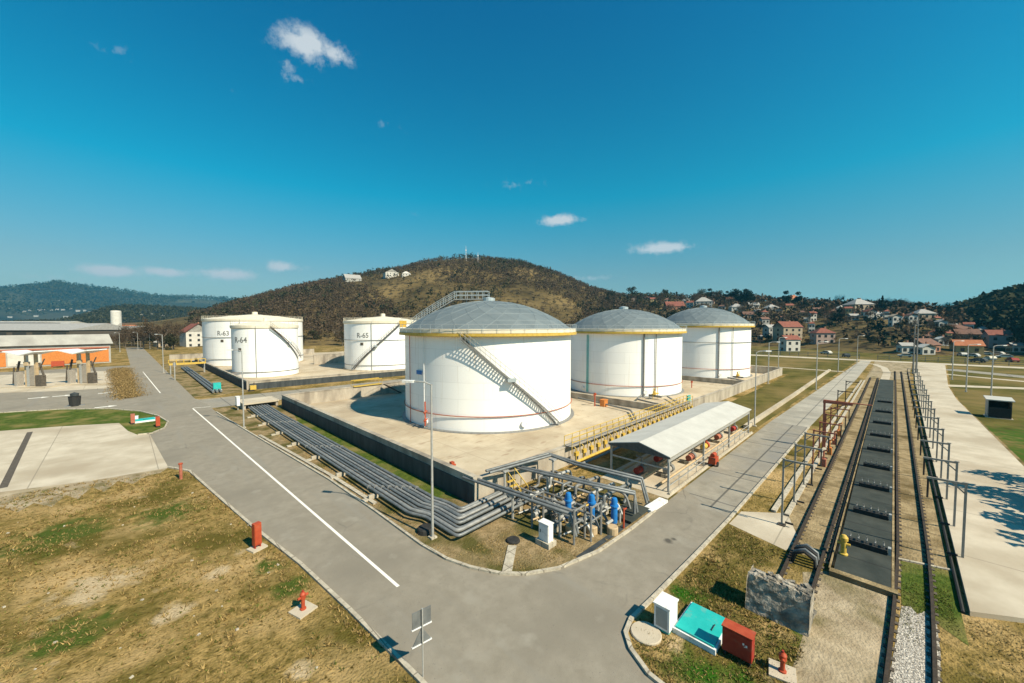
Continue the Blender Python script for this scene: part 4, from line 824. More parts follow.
for i, (du, dv, mt) in enumerate([(1.6, 3.2, 'deep_red'), (3.4, 1.5, 'brownrust'), (5.6, 3.3, 'deep_red'), (7.9, 1.3, 'faded_red'), (9.8, 3.2, 'brownrust'), (12.2, 1.5, 'yellow'), (14.5, 3.3, 'brownrust'), (16.8, 1.6, 'faded_red'), (19.5, 2.4, 'brownrust'), (21.6, 1.4, 'deep_red')]):
    pump(cu + du, cv + dv, ORD[i] + [' pump under the canopy, dark red motor', ' pump under the canopy, brown motor', ' pump under the canopy, dark red motor on the wall side', ' pump under the canopy, faded red motor', ' pump under the canopy, brown motor on the wall side', ' pump under the canopy, yellow motor',
                                    ' pump under the canopy, brown motor by the wall', ' pump under the canopy, faded red motor at the road', ' pump under the canopy, brown motor near the far end', ' pump under the canopy, dark red motor at the far end'][i], mt)
pt = MB()
for yy, z in ((2.3, .5), (4.4, .45), (.9, .4)): pt.tube([(.6, yy, z), (L - 1, yy, z)], .1, 8)
pt.build('header_pipe', M['tan_panel'], cn)
fe = thing('fire_cart', 'bright red wheeled fire extinguisher cart at the canopy road edge', 'fire cart', 37.6, 11.35)
MB().box(-.45, .45, -.3, .3, .25, .85).build('body', M['red'], fe); MB().tube([(-.3, 0, 1.0), (.35, 0, 1.0)], .2, 10).build('cylinder', M['red'], fe, True, 40)
for s2 in (-.36, .36): MB().tube([(0, s2 - .05, .22), (0, s2 + .05, .22)], .22, 12).build('wheel', M['black'], fe)
MB().tube([(-.45, -.25, .7), (-.85, -.25, .95), (-.85, .25, .95), (-.45, .25, .7)], .03, 5).build('handle', M['black'], fe)

# ------------------------------------------------------------------ railway
def track(label, v0, v1, ua, ub, bend):
    t = thing('railway_track', label, 'railway track', ua, v0)
    us = [ua + i * (32 - ua) / 12 for i in range(12)] + [32, ub] if ua < 30 else [ua, ub]
    cv_ = lambda u: bend * max(0, (32 - u) / 16) ** 1.6
    for vv in (v0, v1):
        r = MB()
        for wd_, z0, z1 in ((.15, .02, .05), (.04, .05, .14), (.10, .14, .19)): strip(r, [(u - ua, vv - v0 + cv_(u)) for u in us], wd_, z0, z1)
        r.build('rail', M['rust'], t)
        f = MB(); strip(f, [(u, vv + cv_(u)) for u in us], .17, .018, .018); struct(f, 'groove_shade_strip', M['groove_shade'])  # flat dark strip along the rail, its groove's shadow put in as colour
    s = MB(); n = int((ub - ua) / .65)
    for i in range(n):
        for vv in (0, v1 - v0): u = ua + i * .65; s.box(i * .65, i * .65 + .2, vv + cv_(u) - .19, vv + cv_(u) + .19, 0, .045)
    o = s.build('fastenings', M['sleeper'], t); o['kind'] = 'stuff'
    return t
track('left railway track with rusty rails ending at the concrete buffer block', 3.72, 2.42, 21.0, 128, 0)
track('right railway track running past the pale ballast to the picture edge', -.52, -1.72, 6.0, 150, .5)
solo(MB().tube([(-.6, 0, .06), (0, 0, .10), (125, -.4, .10)], .065, 6), 'track_pipe', M['black'], 'long black pipe lying along the platform edge beside the right track', 'pipe', 26.5, -2.55)
solo(MB().tube([(0, 0, .09), (96, 0.05, .09)], .06, 6), 'track_pipe', M['black'], 'black pipe lying between the left track and the dark drip pad', 'pipe', 26.5, 2.13)
# buffer block
bf = thing('buffer_block', 'massive old crumbling concrete buffer block at the end of the left track', 'buffer block', 19.45, 2.12)
b = MB(); N, Mz = 14, 9
def bump_(x, y, z): return (math.sin(x * 9 + z * 7) + math.sin(z * 13 - y * 8)) * .018
def bgrid(o, a, b_, n, m):
    vs = []; fs = []
    for i in range(n + 1):
        for j in range(m + 1):
            q = Vector(o) + Vector(a) * (i / n) + Vector(b_) * (j / m); q += Vector((1, .3, .6)) * bump_(q.x, q.y, q.z); vs.append(q)
    for i in range(n):
        for j in range(m): fs.append((i * (m + 1) + j, (i + 1) * (m + 1) + j, (i + 1) * (m + 1) + j + 1, i * (m + 1) + j + 1))
    b.add(vs, fs)
bgrid((0, 2.3, 0), (0, -2.3, 0), (.38, 0, 1.5), N, Mz); bgrid((.38, 2.3, 1.5), (0, -2.3, 0), (.75, 0, -.12), N, 4); bgrid((0, 0, 0), (1.2, 0, 0), (.2, 0, 1.45), 4, Mz); bgrid((1.2, 2.3, 0), (-1.2, 0, 0), (.2, 0, 1.45), 4, Mz); bgrid((1.2, 0, 0), (0, 2.3, 0), (-.08, 0, 1.4), N, Mz)
b.build('block', M['stone'], bf)
b = MB()
for i in range(34):
    x, y = rnd.uniform(.42, 1.1), rnd.uniform(.1, 2.2); s = rnd.uniform(.05, .16); b.obox((x, y, 1.44 + s * .3), (s * 2, s * 1.4, s), rnd.uniform(0, 3), rnd.uniform(-.5, .5))
b.build('rubble', M['stone'], bf)
# rubble heap behind the block
hp = MB()
for i in range(60):
    s = rnd.uniform(.06, .22); hp.obox((rnd.uniform(0, 1.6), rnd.uniform(-.3, 2.0), s * .4), (s * 2, s * 1.3, s), rnd.uniform(0, 3), rnd.uniform(-.5, .5))
o = solo(hp, 'rubble', M['stone'], 'heap of broken concrete behind the buffer block', 'rubble', 20.6, 2.5); o['kind'] = 'stuff'
# coupling racks on the drip pad: a dark trough with white stub pipes
for i, uu in enumerate([29.3, 34.6, 40.5, 46.5, 53, 60, 68, 77, 87]):
    t = thing('coupling_rack', ORD[i] + ' dark hose coupling rack across the drip pad', 'coupling rack', uu, .75, .2, group='hose coupling racks on the drip pad')
    MB().box(-.22, .22, -.85, .85, .0, .28).build('trough', M['black'], t)
    for j in range(5):
        s = MB(); s.tube([(0, -.7 + j * .35, .28), (0, -.7 + j * .35, .65)], .025, 6); s.tube([(-.15, -.7 + j * .35, .45), (.2, -.7 + j * .35, .45)], .045, 6); s.build('stub_pipe', M['grey'], t)
    MB().box(-.12, .15, -1.0, -.87, .0, .38).build('end_box', M['steel'], t)
ym_ = thing('hydrant', 'yellow hydrant standing at the left edge of the drip pad', 'hydrant', 27.6, 1.62, .2)
MB().lathe([(.2, 0), (.2, .06), (.13, .1), (.13, .75), (.19, .8), (.19, .95), (.1, 1.08), (0, 1.12)], 14).build('barrel', M['yellow'], ym_, True)
for s2 in (-1, 1): MB().tube([(0, .1 * s2, .6), (0, .28 * s2, .6)], .075, 8).build('nozzle', M['yellow'], ym_)
bk = thing('pipe_cluster', 'dark cluster of short curved pipes between the left rails', 'pipes', 25.7, 3.05)
for j in range(4): MB().tube([(-.5 + .3 * j, -.5, 0), (-.5 + .3 * j, -.45, .5), (-.5 + .3 * j, 0, .75), (-.5 + .3 * j, .45, .5), (-.5 + .3 * j, .5, 0)], .08, 7).build('pipe', M['darkpipe' if j % 2 else 'black'], bk, True, 60)

# ------------------------------------------------------------------ loading gantries
def gallows(name, label, u, v, h, reach, mt, group, drop=True):
    t = thing(name, label, 'gantry', u, v, group=group); s = 1 if reach > 0 else -1
    MB().box(-.05, .05, -.05, .05, 0, h).build('post', M[mt], t)
    b = MB(); b.box(-.045, .045, min(.052 * s, reach), max(.052 * s, reach), h - .11, h); b.build('beam', M[mt], t)
    MB().tube([(0, 0, h - .6), (0, .5 * s, h - .1)], .035, 5).build('brace', M[mt], t)
    c = MB(); c.box(-.09, .09, -.09, .09, h, h + .05); c.build('cap', M[mt], t)
    if drop:
        d = MB(); d.tube([(0, reach * .96, h - .13), (0, reach * .96, h - 1.2)], .05, 6); d.build('loading_arm', M['black'], t); d = MB(); d.tube([(0, reach * .4, .25), (0, reach * .05 + .1 * s, .25)], .07, 6); d.build('coupling', M['black'], t)
    MB().box(-.2, .2, -.2, .2, 0, .08).build('base_plate', M['sleeper'], t)
    return t
gus = [31.7, 36.3, 41.6, 47.0, 52.4, 57.8, 63.2, 68.6, 74.0, 80, 86, 93, 100, 108]
for i, uu in enumerate(gus):
    gallows('loading_gantry', ORD[i] + ' brownish loading gantry in the row on the platform side', uu, -3.0 - .006 * (uu - 31), 4.3, 1.45, 'brownrust', 'brownish loading gantries along the platform')
for i, uu in enumerate([29.4, 33.6, 37.8]):
    gallows('loading_gantry', ORD[i] + ' grey loading gantry in the row left of the tracks', uu, 4.75, 4.3, -1.5, 'brownrust', 'grey loading gantries left of the tracks')
for i, uu in enumerate([42.5, 46.5, 51, 55.5]):
    gallows('loading_gantry', ORD[i] + ' faded red loading gantry in the row left of the tracks', uu, 4.75, 3.6, -1.6, 'faded_red', 'faded red loading gantries left of the tracks')
t = thing('loading_gantry', 'faded red gantry with a long thin arm reaching over the left track', 'gantry', 51.0, 4.9, group='long armed gantry')
MB().box(-.09, .09, -.09, .09, 0, 5.0).build('post', M['faded_red'], t); MB().tube([(0, .1, 5.05), (0, -3.6, 5.0)], .05, 6).build('arm', M['faded_red'], t)
MB().box(-.1, .1, -2.2, .12, 4.75, 4.98).build('beam', M['faded_red'], t); MB().tube([(0, -.1, 4.0), (0, -1.6, 4.75)], .05, 5).build('brace', M['faded_red'], t)
for i, uu in enumerate([66, 78]):
    gallows('loading_gantry', ['nearer', 'farther'][i] + ' slim dark gantry left of the tracks beyond the red ones', uu, 5.0, 4.2, -1.5, 'black', 'dark gantries left of the tracks', False)
for i, uu in enumerate([44.5, 49, 53.5, 58]):
    m_ = MB(); m_.obox((0, 0, .35), (.5, .35, .7)); m_.tube([(0, 0, .7), (0, 0, 1.4), (-.3, -.3, 1.6)], .07, 6)
    solo(m_, 'coupling_post', M['orange' if i % 2 else 'faded_red'], ORD[i] + ' reddish coupling post beside the left rail', 'coupling post', uu, 4.2, 0, 0, 'reddish coupling posts')

# fence along the far road, loose ground at the end of the tracks
for ua_, va_, vb_, lab in [(196, -95, 4, 'long grey post and rail fence along the far road right of the tracks'), (196, 9, 62, 'grey post and rail fence along the far road left of the tracks')]:
    t = thing('fence', lab, 'fence', ua_, va_); n_ = int((vb_ - va_) / 3)
    h_ = MB()
    for z in (.5, 1.1, 1.7): h_.box(-.04, .04, 0, vb_ - va_, z, z + .12)
    for i in range(n_ + 1): h_.box(-.07, .07, i * (vb_ - va_) / n_ - .07, i * (vb_ - va_) / n_ + .07, 0, 1.95)
    h_.build('fence_panel', M['grey'], t)
struct(MB().sheet([(128, -3), (150, -3.4), (184, -4.6), (184, 4.6), (160, 4), (128, 4.4)], .011), 'gravel_area', M['dirt'])
struct(strip(MB(), [(126, 1.2), (145, 1.0), (160, 1.8), (172, 4), (178, 9)], 1.5, .016, .016), 'curved_path', M['concrete'])
# ------------------------------------------------------------------ lamp posts
def lamp_post(label, u, v, h, arm_dir, reach=1.2, r=.085):
    t = thing('lamp_post', label, 'lamp post', u, v, group='lamp posts of the depot')
    MB().tube([(0, 0, 0), (0, 0, h)], r, 8, r * .6).build('pole', M['steel'], t, True, 60)
    a = math.radians(arm_dir) - TH; c, s = math.cos(a), math.sin(a)
    MB().tube([(0, 0, h - .05), (.35 * c * reach, .35 * s * reach, h + .12), (reach * c, reach * s, h + .15)], .045, 6).build('arm', M['steel'], t)
    hd = MB(); hd.obox((reach * 1.2 * c, reach * 1.2 * s, h + .13), (.7, .28, .14), a); hd.build('lamp_head', M['whitebox'], t)
    MB().box(-.2, .2, -.2, .2, 0, .1).build('base_plate', M['kerb'], t)
    return t
lamp_post('tall lamp post beside the pipe bundle in front of the nearest tank', 12.85, 19.4, 9.3, 170)
lamp_post('lamp post with a white box on it at the pipe culvert', 10.5, 57.3, 9.6, 180)
lamp_post('lamp post on the far left verge before the yellow pipe bridge', 7.9, 139, 10.2, 170, 1.6, .11)
lamp_post('lamp post on the grass between canopy and concrete road', 56.0, 12.2, 9.4, 0)
lamp_post('lamp post on the grass beyond the near yard, next to the concrete road', 96.0, 10.6, 9.4, 0, 1.4, .1)
lamp_post('lamp post at the far corner of the near tank yard', 122, 21.5, 9.4, 0, 1.4, .1)
for i, (px, py, lab) in enumerate([(768, 384, 'lamp post beside the right end wall of the near yard'), (838, 372, 'slim lamp post by the far end of the concrete road'), (857, 362, 'lamp post at the far road beyond the tracks'), (966, 392, 'left lamp post on the grass behind the bus shelter'), (991, 396, 'right lamp post on the grass behind the bus shelter'), (952, 380, 'lamp post beside the platform far end'),
                                   (120, 352, 'leftmost lamp post in front of the bare bushes'), (138, 350, 'middle lamp post in front of the bare bushes'), (150, 349, 'right lamp post in front of the bare bushes')]):
    u_, v_ = site(px, py); lamp_post(lab, u_, v_, 9.0, 0 if px > 500 else 180, 1.6, .11)
# masts at the far end of the track
for i, (px, h) in enumerate([(913, 13), (916, 16)]):
    u_, v_ = site(px, 374); m_ = MB(); m_.tube([(0, 0, 0), (0, 0, h)], .25, 6, .12); m_.tube([(0, -1, h * .8), (0, 1, h * .8)], .08, 5)
    solo(m_, 'mast', M['grey'], ['shorter grey mast at the far end of the platform', 'taller grey mast at the far end of the platform'][i], 'mast', u_, v_)
# white sign box on a post at the culvert
u_, v_ = site(238, 410); sb = thing('sign_box', 'white box on a post beside the culvert slab', 'sign box', u_, v_)
MB().box(-.2, .2, -.45, .45, .7, 2.0).build('box', M['whitebox'], sb); MB().tube([(0, 0, 0), (0, 0, .7)], .07, 6).build('post', M['steel'], sb); MB().box(-.25, .25, -.5, .5, 2.0, 2.06).build('lid', M['whitebox'], sb)
u_, v_ = site(253, 391); t = thing('valve_cart', 'small yellow and black valve unit on the cross road', 'valve unit', u_, v_)
MB().box(-.5, .5, -.35, .35, .3, 1.1).build('body', M['yellow'], t); MB().box(-.8, .1, -.3, .3, .0, .3).build('base', M['black'], t); MB().tube([(.2, 0, 1.1), (.2, 0, 1.6)], .12, 8).build('valve', M['sleeper'], t)
# road sign seen from behind
sg = thing('road_sign', 'thin road sign post with a square and a triangular plate seen from behind', 'road sign', 7.35, 11.8, 0, math.radians(-8))
MB().tube([(0, 0, 0), (0, 0, 2.6)], .03, 6).build('post', M['steel'], sg)
p_ = MB().box(-.36, .36, .05, .075, 1.92, 2.52); r_ = p_.build('square_plate', M['darkpipe'], sg)
x = MB(); x.box(-.38, .38, .02, .10, 1.89, 1.92); x.build('edge_strip', M['whitebox'], r_)
p_ = MB().add([(-.36, .05, 1.28), (.36, .05, 1.28), (0, .05, 1.86), (-.36, .075, 1.28), (.36, .075, 1.28), (0, .075, 1.86)], [(0, 1, 2), (5, 4, 3), (0, 3, 4, 1), (1, 4, 5, 2), (2, 5, 3, 0)]); r_ = p_.build('triangular_plate', M['darkpipe'], sg)
x = MB(); x.box(-.38, .38, .02, .10, 1.25, 1.28); x.build('edge_strip', M['whitebox'], r_)

# ------------------------------------------------------------------ hydrants, cabinets, hatch
def hydrant(label, u, v, h, pad=True, rot=0):
    t = thing('hydrant', label, 'hydrant', u, v, 0, rot, group='red hydrants')
    if pad: MB().box(-.42, .42, -.42, .42, 0, .07).build('concrete_pad', M['concrete'], t)
    MB().lathe([(.13, .07), (.13, .12), (.08, .14), (.08, h * .62), (.12, h * .66), (.13, h * .9), (.07, h), (0, h * 1.02)], 12).build('barrel', M['red'], t, True)
    for s2 in (-1, 1): MB().tube([(.08 * s2, 0, h * .76), (.24 * s2, 0, h * .76)], .055, 8).build('nozzle', M['red'], t)
    MB().lathe([(.045, h), (.045, h + .08), (0, h + .08)], 6).build('cap', M['deep_red'], t)
    return t
hydrant('red hydrant on a concrete pad at the lower right grass corner', 16.75, 2.55, .78, True, .2)
hydrant('red hydrant on a concrete pad on the left grass below the tall red cabinet', 5.4, 18.5, .85, True, .3)
t = thing('hose_cabinet', 'narrow tall red hose cabinet at the left road edge', 'hose cabinet', 5.15, 25.6, 0, .3)
MB().box(-.19, .19, -.14, .14, .25, 1.5).build('body', M['red'], t); MB().box(-.16, .16, -.158, -.143, .3, 1.45).build('door', M['red'], t); MB().box(-.4, .4, -.35, .35, 0, .09).build('concrete_pad', M['concrete'], t)
for s2 in (-.14, .14): MB().box(s2 - .03, s2 + .03, -.1, .1, .09, .25).build('leg', M['deep_red'], t)
t = thing('hydrant_post', 'faded red hydrant post at the upper left grass edge', 'hydrant', 3.2, 41.8)
MB().tube([(0, 0, 0), (0, 0, 1.25)], .11, 10).build('barrel', M['faded_red'], t); MB().lathe([(.15, 1.25), (.15, 1.35), (0, 1.4)], 10).build('cap', M['red'], t)
def hatch(u, v, label_h, label_c, big=True):
    t = thing('shaft_cover', label_h, 'shaft cover', u, v, group='teal shaft covers')
    MB().box(-1.05, 1.05, -.9, .75, 0, .22).build('curb', M['whitebox'], t); MB().box(-.97, .97, -.82, .67, .222, .29).build('cover', M['teal'], t)
    h_ = MB(); h_.tube([(-.2, -.5, .29), (-.2, -.5, .33), (.2, -.5, .33), (.2, -.5, .29)], .015, 5); h_.build('handle', M['black'], t)
    c = thing('meter_cabinet', label_c, 'cabinet', u - .95, v + 1.08, group='white meter cabinets')
    MB().box(-.42, .42, -.32, .32, .12, 1.1).build('body', M['whitebox'], c); MB().box(-.435, -.423, -.24, .24, .22, 1.0).build('door', M['plaster_grey'], c); MB().box(-.46, .46, -.36, .36, 1.102, 1.15).build('roof', M['whitebox'], c); MB().box(-.38, .38, -.28, .28, 0, .12).build('base', M['teal'], c)
    if not big: c.scale = (.8, .8, .55)
hatch(16.85, 5.45, 'low teal shaft cover with pale rim on the near right grass', 'white meter cabinet attached to the near teal shaft cover')
solo(MB().lathe([(.62, 0), (.62, .06), (.59, .09), (0, .09)], 24), 'manhole_slab', M['concrete'], 'pale round manhole slab near the kerb by the white meter cabinet', 'manhole', 14.95, 6.95)
t = thing('hose_cabinet', 'wide red hose cabinet between teal shaft cover and hydrant', 'hose cabinet', 16.3, 3.9, 0, 0)
MB().box(-.22, .22, -.5, .5, .22, 1.15).build('body', M['deep_red'], t); MB().box(-.235, -.223, -.46, .46, .27, 1.1).build('door', M['deep_red'], t); MB().box(-.26, .26, -.53, .53, 1.152, 1.19).build('roof', M['red'], t)
for s2 in (-.42, .42): MB().box(-.15, .15, s2 - .03, s2 + .03, 0, .22).build('leg', M['black'], t)
lg = MB(); lg.lathe([(.0, .0), (.07, .0)], 12); o = MB().box(-.242, -.237, -.26, -.2, .8, .88).box(-.242, -.237, -.36, -.3, .76, .84).box(-.242, -.237, -.3, -.25, .74, .77).build('pictogram', M['whitebox'], t)
u_, v_ = site(145, 421); hatch(u_, v_, 'teal shaft cover at the tip of the left grass island', 'white meter cabinet beside the teal cover on the grass island', False)
for px, py, lab in [(158, 427, 'red hose cabinet right of the teal cover on the grass island'), (133, 424, 'faded red hose cabinet left of the teal cover on the grass island')]:
    u_, v_ = site(px, py); t = thing('hose_cabinet', lab, 'hose cabinet', u_, v_); MB().box(-.2, .2, -.4, .4, .2, 1.3).build('body', M['red' if px > 140 else 'faded_red'], t)
    for s2 in (-.35, .35): MB().box(-.12, .12, s2 - .03, s2 + .03, 0, .2).build('leg', M['black'], t)
u_, v_ = site(75, 406); t = thing('waste_bin', 'small dark waste bin standing alone on the left forecourt', 'bin', u_, v_)
MB().lathe([(.6, 0), (.7, 1.5), (.74, 1.55), (0, 1.6)], 10).build('bin_body', M['black'], t); MB().lathe([(.45, 1.62), (.5, 2.0), (0, 2.2)], 10).build('lid', M['membrane'], t); MB().box(-1.1, 1.1, -.4, .4, 0, .12).build('base', M['grey'], t)

# bus-shelter like hut on the right grass
t = thing('shelter', 'small dark open shelter with a pale flat roof on the right grass', 'shelter', 85.2, -10.6)
MB().obox((0, 0, 2.6), (2.5, 2.5, .14), 0, math.radians(-5)).build('roof', M['sheet'], t)
MB().box(.95, 1.03, -1.0, 1.0, 0, 2.5).build('back_wall', M['black'], t)
for s2 in (-1.05, .98): MB().box(-1.0, .94, s2, s2 + .08, 0, 2.42).build('side_wall', M['plaster_grey' if s2 > 0 else 'sleeper'], t)
MB().box(-.0, .9, -.9, .9, .4, .48).build('bench', M['sleeper'], t); MB().box(-1.2, 1.2, -1.2, 1.2, 0, .08).build('floor', M['concrete'], t); MB().box(-1.05, -.98, -.95, .95, .08, 1.5).build('front_panel', M['black'], t)

# ------------------------------------------------------------------ loading station on the left
def station(u, v, label, flip):
    t = thing('filling_canopy', label, 'filling station', u, v, 0, math.radians(45) * 0, group='filling canopies on the left forecourt')
    rot = -TH                                            # wings lie across the view
    m4 = Matrix.Rotation(rot, 4, 'Z')
    def bb(name, boxes, m_, par=t):
        b = MB()
        for c, s_, ti in boxes: b.add([(m4 @ Vector(p)) for p in MB().obox(c, s_, 0, ti).v], MB().obox(c, s_, 0, ti).f)
        return b.build(name, m_, par)
    bb('roof_wing', [((-1.6, 0, 7.1), (3.3, 4.0, .2), math.radians(13))], M['whitebox']); bb('roof_wing', [((1.6, 0, 7.1), (3.3, 4.0, .2), math.radians(-13))], M['whitebox'])
    bb('column', [((-.9, 0, 3.4), (.42, .42, 6.8), 0)], M['tan_panel']); bb('column', [((1.1, 0, 3.4), (.42, .42, 6.8), 0)], M['tan_panel'])
    bb('equipment', [((0.1, 0.3, 2.3), (1.5, .7, 4.0), 0)], M['brownrust'])
    for q_ in (((-2.7, 0, 3.8), (.25, .25, 3.2), .25), ((2.2, 0, 3.6), (.25, .25, 3.0), -.3), ((-3.4, -.2, 2.4), (.18, .18, 3.4), .1), ((-1.9, -.2, 4.6), (1.6, .15, .15), 0), ((2.6, -.2, 4.9), (.15, .15, 2.2), .5)): bb('loading_arm', [q_], M['sleeper'])
    bb('meter_box', [((2.0, -.1, 1.3), (1.2, .9, 2.4), 0)], M['sleeper']); bb('meter_box', [((-2.6, 0, 1.6), (.5, 1.2, 3.0), 0)], M['brownrust']); bb('hose_reel', [((-.1, -.6, 4.9), (.8, .5, .8), 0)], M['tan_panel']); bb('ladder', [((.1, -.65, 3.4), (.5, .06, 6.4), 0)], M['steel'])
    bb('island', [((0.2, 0, .1), (9.0, 3.4, .2), 0)], M['concrete'])
    return t
station(*site(32, 387), 'left filling canopy with white butterfly roof before the orange warehouse', 1)
station(*site(84, 384), 'right filling canopy with white butterfly roof before the orange warehouse', -1)
# warehouse with orange and white bays
wu, wv = -2.4, 190.0
wh = thing('warehouse', 'long low warehouse with orange and white bays under a pale roof', 'warehouse', wu, wv, 0, math.radians(7))
MB().box(-75, 0, 0, 16, 0, 6.6).build('wall', M['plaster_grey'], wh)
MB().add([(-75.5, -.8, 6.5), (.6, -.8, 6.5), (.6, 8, 9.6), (-75.5, 8, 9.6), (.6, 17, 6.5), (-75.5, 17, 6.5)], [(0, 1, 2, 3), (3, 2, 4, 5), (1, 4, 2), (0, 3, 5)]).build('roof', M['pale_roof'], wh)
for i, (a, b_, c) in enumerate([(0.5, 15, 'orange'), (15.3, 21.5, 'plaster_white'), (21.8, 38, 'orange'), (38.3, 44, 'plaster_white'), (44.3, 60, 'orange')]):
    MB().box(-b_, -a, -.12, -.01, .4, 4.6 if c == 'orange' else 4.2).build('door', M[c], wh)
MB().box(-74, -.3, -.25, -.02, 5.0, 5.5).build('fascia', M['faded_red'], wh)
for i in range(6): MB().box(-6 - i * 12, -2 - i * 12, -.06, -.01, 4.75, 4.98).build('window', M['glass'], wh)
solo(MB().box(-1.3, 1.3, -.5, .5, .3, 1.8).box(-1.3, -1.0, -.4, .4, 0, .3).box(1.0, 1.3, -.4, .4, 0, .3), 'skip_container', M['red'], 'red skip standing before the white bay of the orange warehouse', 'skip', *site(58, 367))
# big grey hall behind it, and the pieces around it
def shed(name, label, px0, px1, pyb, depth, h, roofm, wallm, rise, dist_v=None, openings=0):
    a = site(px0, pyb); b_ = site(px1, pyb); ctr = W(*a); c2 = W(*b_); d = (c2 - ctr); Lh = d.length; ang = math.atan2(d.y, d.x)
    t = thing(name, label, 'building', ctr.x, ctr.y, 0, ang, world=True)
    MB().box(0, Lh, 0, depth, 0, h).build('wall', M[wallm], t)
    MB().add([(-.6, -.8, h - .05), (Lh + .6, -.8, h - .05), (Lh + .6, depth / 2, h + rise), (-.6, depth / 2, h + rise), (Lh + .6, depth + .8, h - .05), (-.6, depth + .8, h - .05)], [(0, 1, 2, 3), (3, 2, 4, 5), (1, 4, 2), (0, 3, 5)]).build('roof', M[roofm], t)
    for i in range(openings):
        x0 = Lh * (i + .15) / openings; MB().box(x0, x0 + Lh * .7 / openings, -.05, -.01, h * .35, h * .85).build('window', M['glass'], t)
    return t
shed('industrial_hall', 'wide grey industrial hall with a pale low roof behind the warehouse', -90, 70, 345, 46, 9.5, 'tile_grey', 'sleeper', 4.5, openings=8)
shed('industrial_hall', 'pale tan industrial hall right of the grey hall', 72, 122, 341.5, 40, 9.0, 'tile_grey', 'plaster_beige', 3.0, openings=4)
shed('industrial_hall', 'dark flat building with an overhanging roof at the far left', -60, 31, 336, 30, 15.5, 'tile_grey', 'sleeper', 1.0, openings=6)
solo(MB().lathe([(3.4, 0), (3.4, 24), (3.0, 25), (0, 25.2)], 20), 'silo_tower', M['plaster_white'], 'white round silo tower above the far industrial halls', 'silo', *site(117, 340))
shed('industrial_hall', 'long pale roofed hall far behind the orange warehouse', -40, 62, 334, 40, 13.5, 'pale_roof', 'sleeper', 5, openings=9)
shed('industrial_hall', 'low pale hall beyond the road end, left of the white gabled house', 124, 150, 339, 22, 6.5, 'pale_roof', 'plaster_beige', 2.0, openings=3)
shed('industrial_hall', 'brown roofed hall between the tan hall and the silo tower', 84, 126, 336, 30, 11, 'tile_brown', 'plaster_beige', 4, openings=4)
shed('ochre_annex', 'small ochre annex at the foot of the white silo tower', 113, 130, 339.5, 10, 10, 'tile_orange', 'plaster_ochre', 3)
shed('white_hall', 'small bright white hall on the far plain', 54, 76, 329.5, 40, 21, 'plaster_white', 'plaster_white', 3)
# yellow pipe bridge at the far verge
t = thing('pipe_bridge', 'yellow pipe bridge over the verge pipes at the far left', 'pipe bridge', 8.6, 133)
MB().box(0, 7.5, -.6, .6, 2.4, 2.85).build('deck', M['yellow'], t)
for x in (.3, 7.2):
    for y in (-.7, .7): MB().tube([(x, y, 0), (x, y, 2.4)], .09, 6).build('post', M['steel'], t)
m_ = MB()
for y in (-.58, .58): m_.tube([(0, y, 3.7), (7.5, y, 3.7)], .05, 5); [m_.tube([(q * 1.5, y, 2.8), (q * 1.5, y, 3.7)], .05, 5) for q in range(6)]
m_.build('railing', M['yellow'], t)
t = thing('signal_post', 'short grey post with a small plate near the yellow pipe bridge', 'post', *site(175, 380))
MB().tube([(0, 0, 0), (0, 0, 4.2)], .1, 6).build('post', M['steel'], t); MB().box(-.3, .3, -.05, .05, 3.2, 4.0).build('plate', M['grey'], t)
u_, v_ = site(217, 391); t = thing('pump_unit', 'small teal pump unit beside the dark pipe strip', 'pump', u_, v_); MB().box(-.6, .6, -.5, .5, .3, 1.6).build('body', M['teal'], t); MB().box(-.7, .7, -.6, .6, 0, .3).build('plinth', M['whitebox'], t)

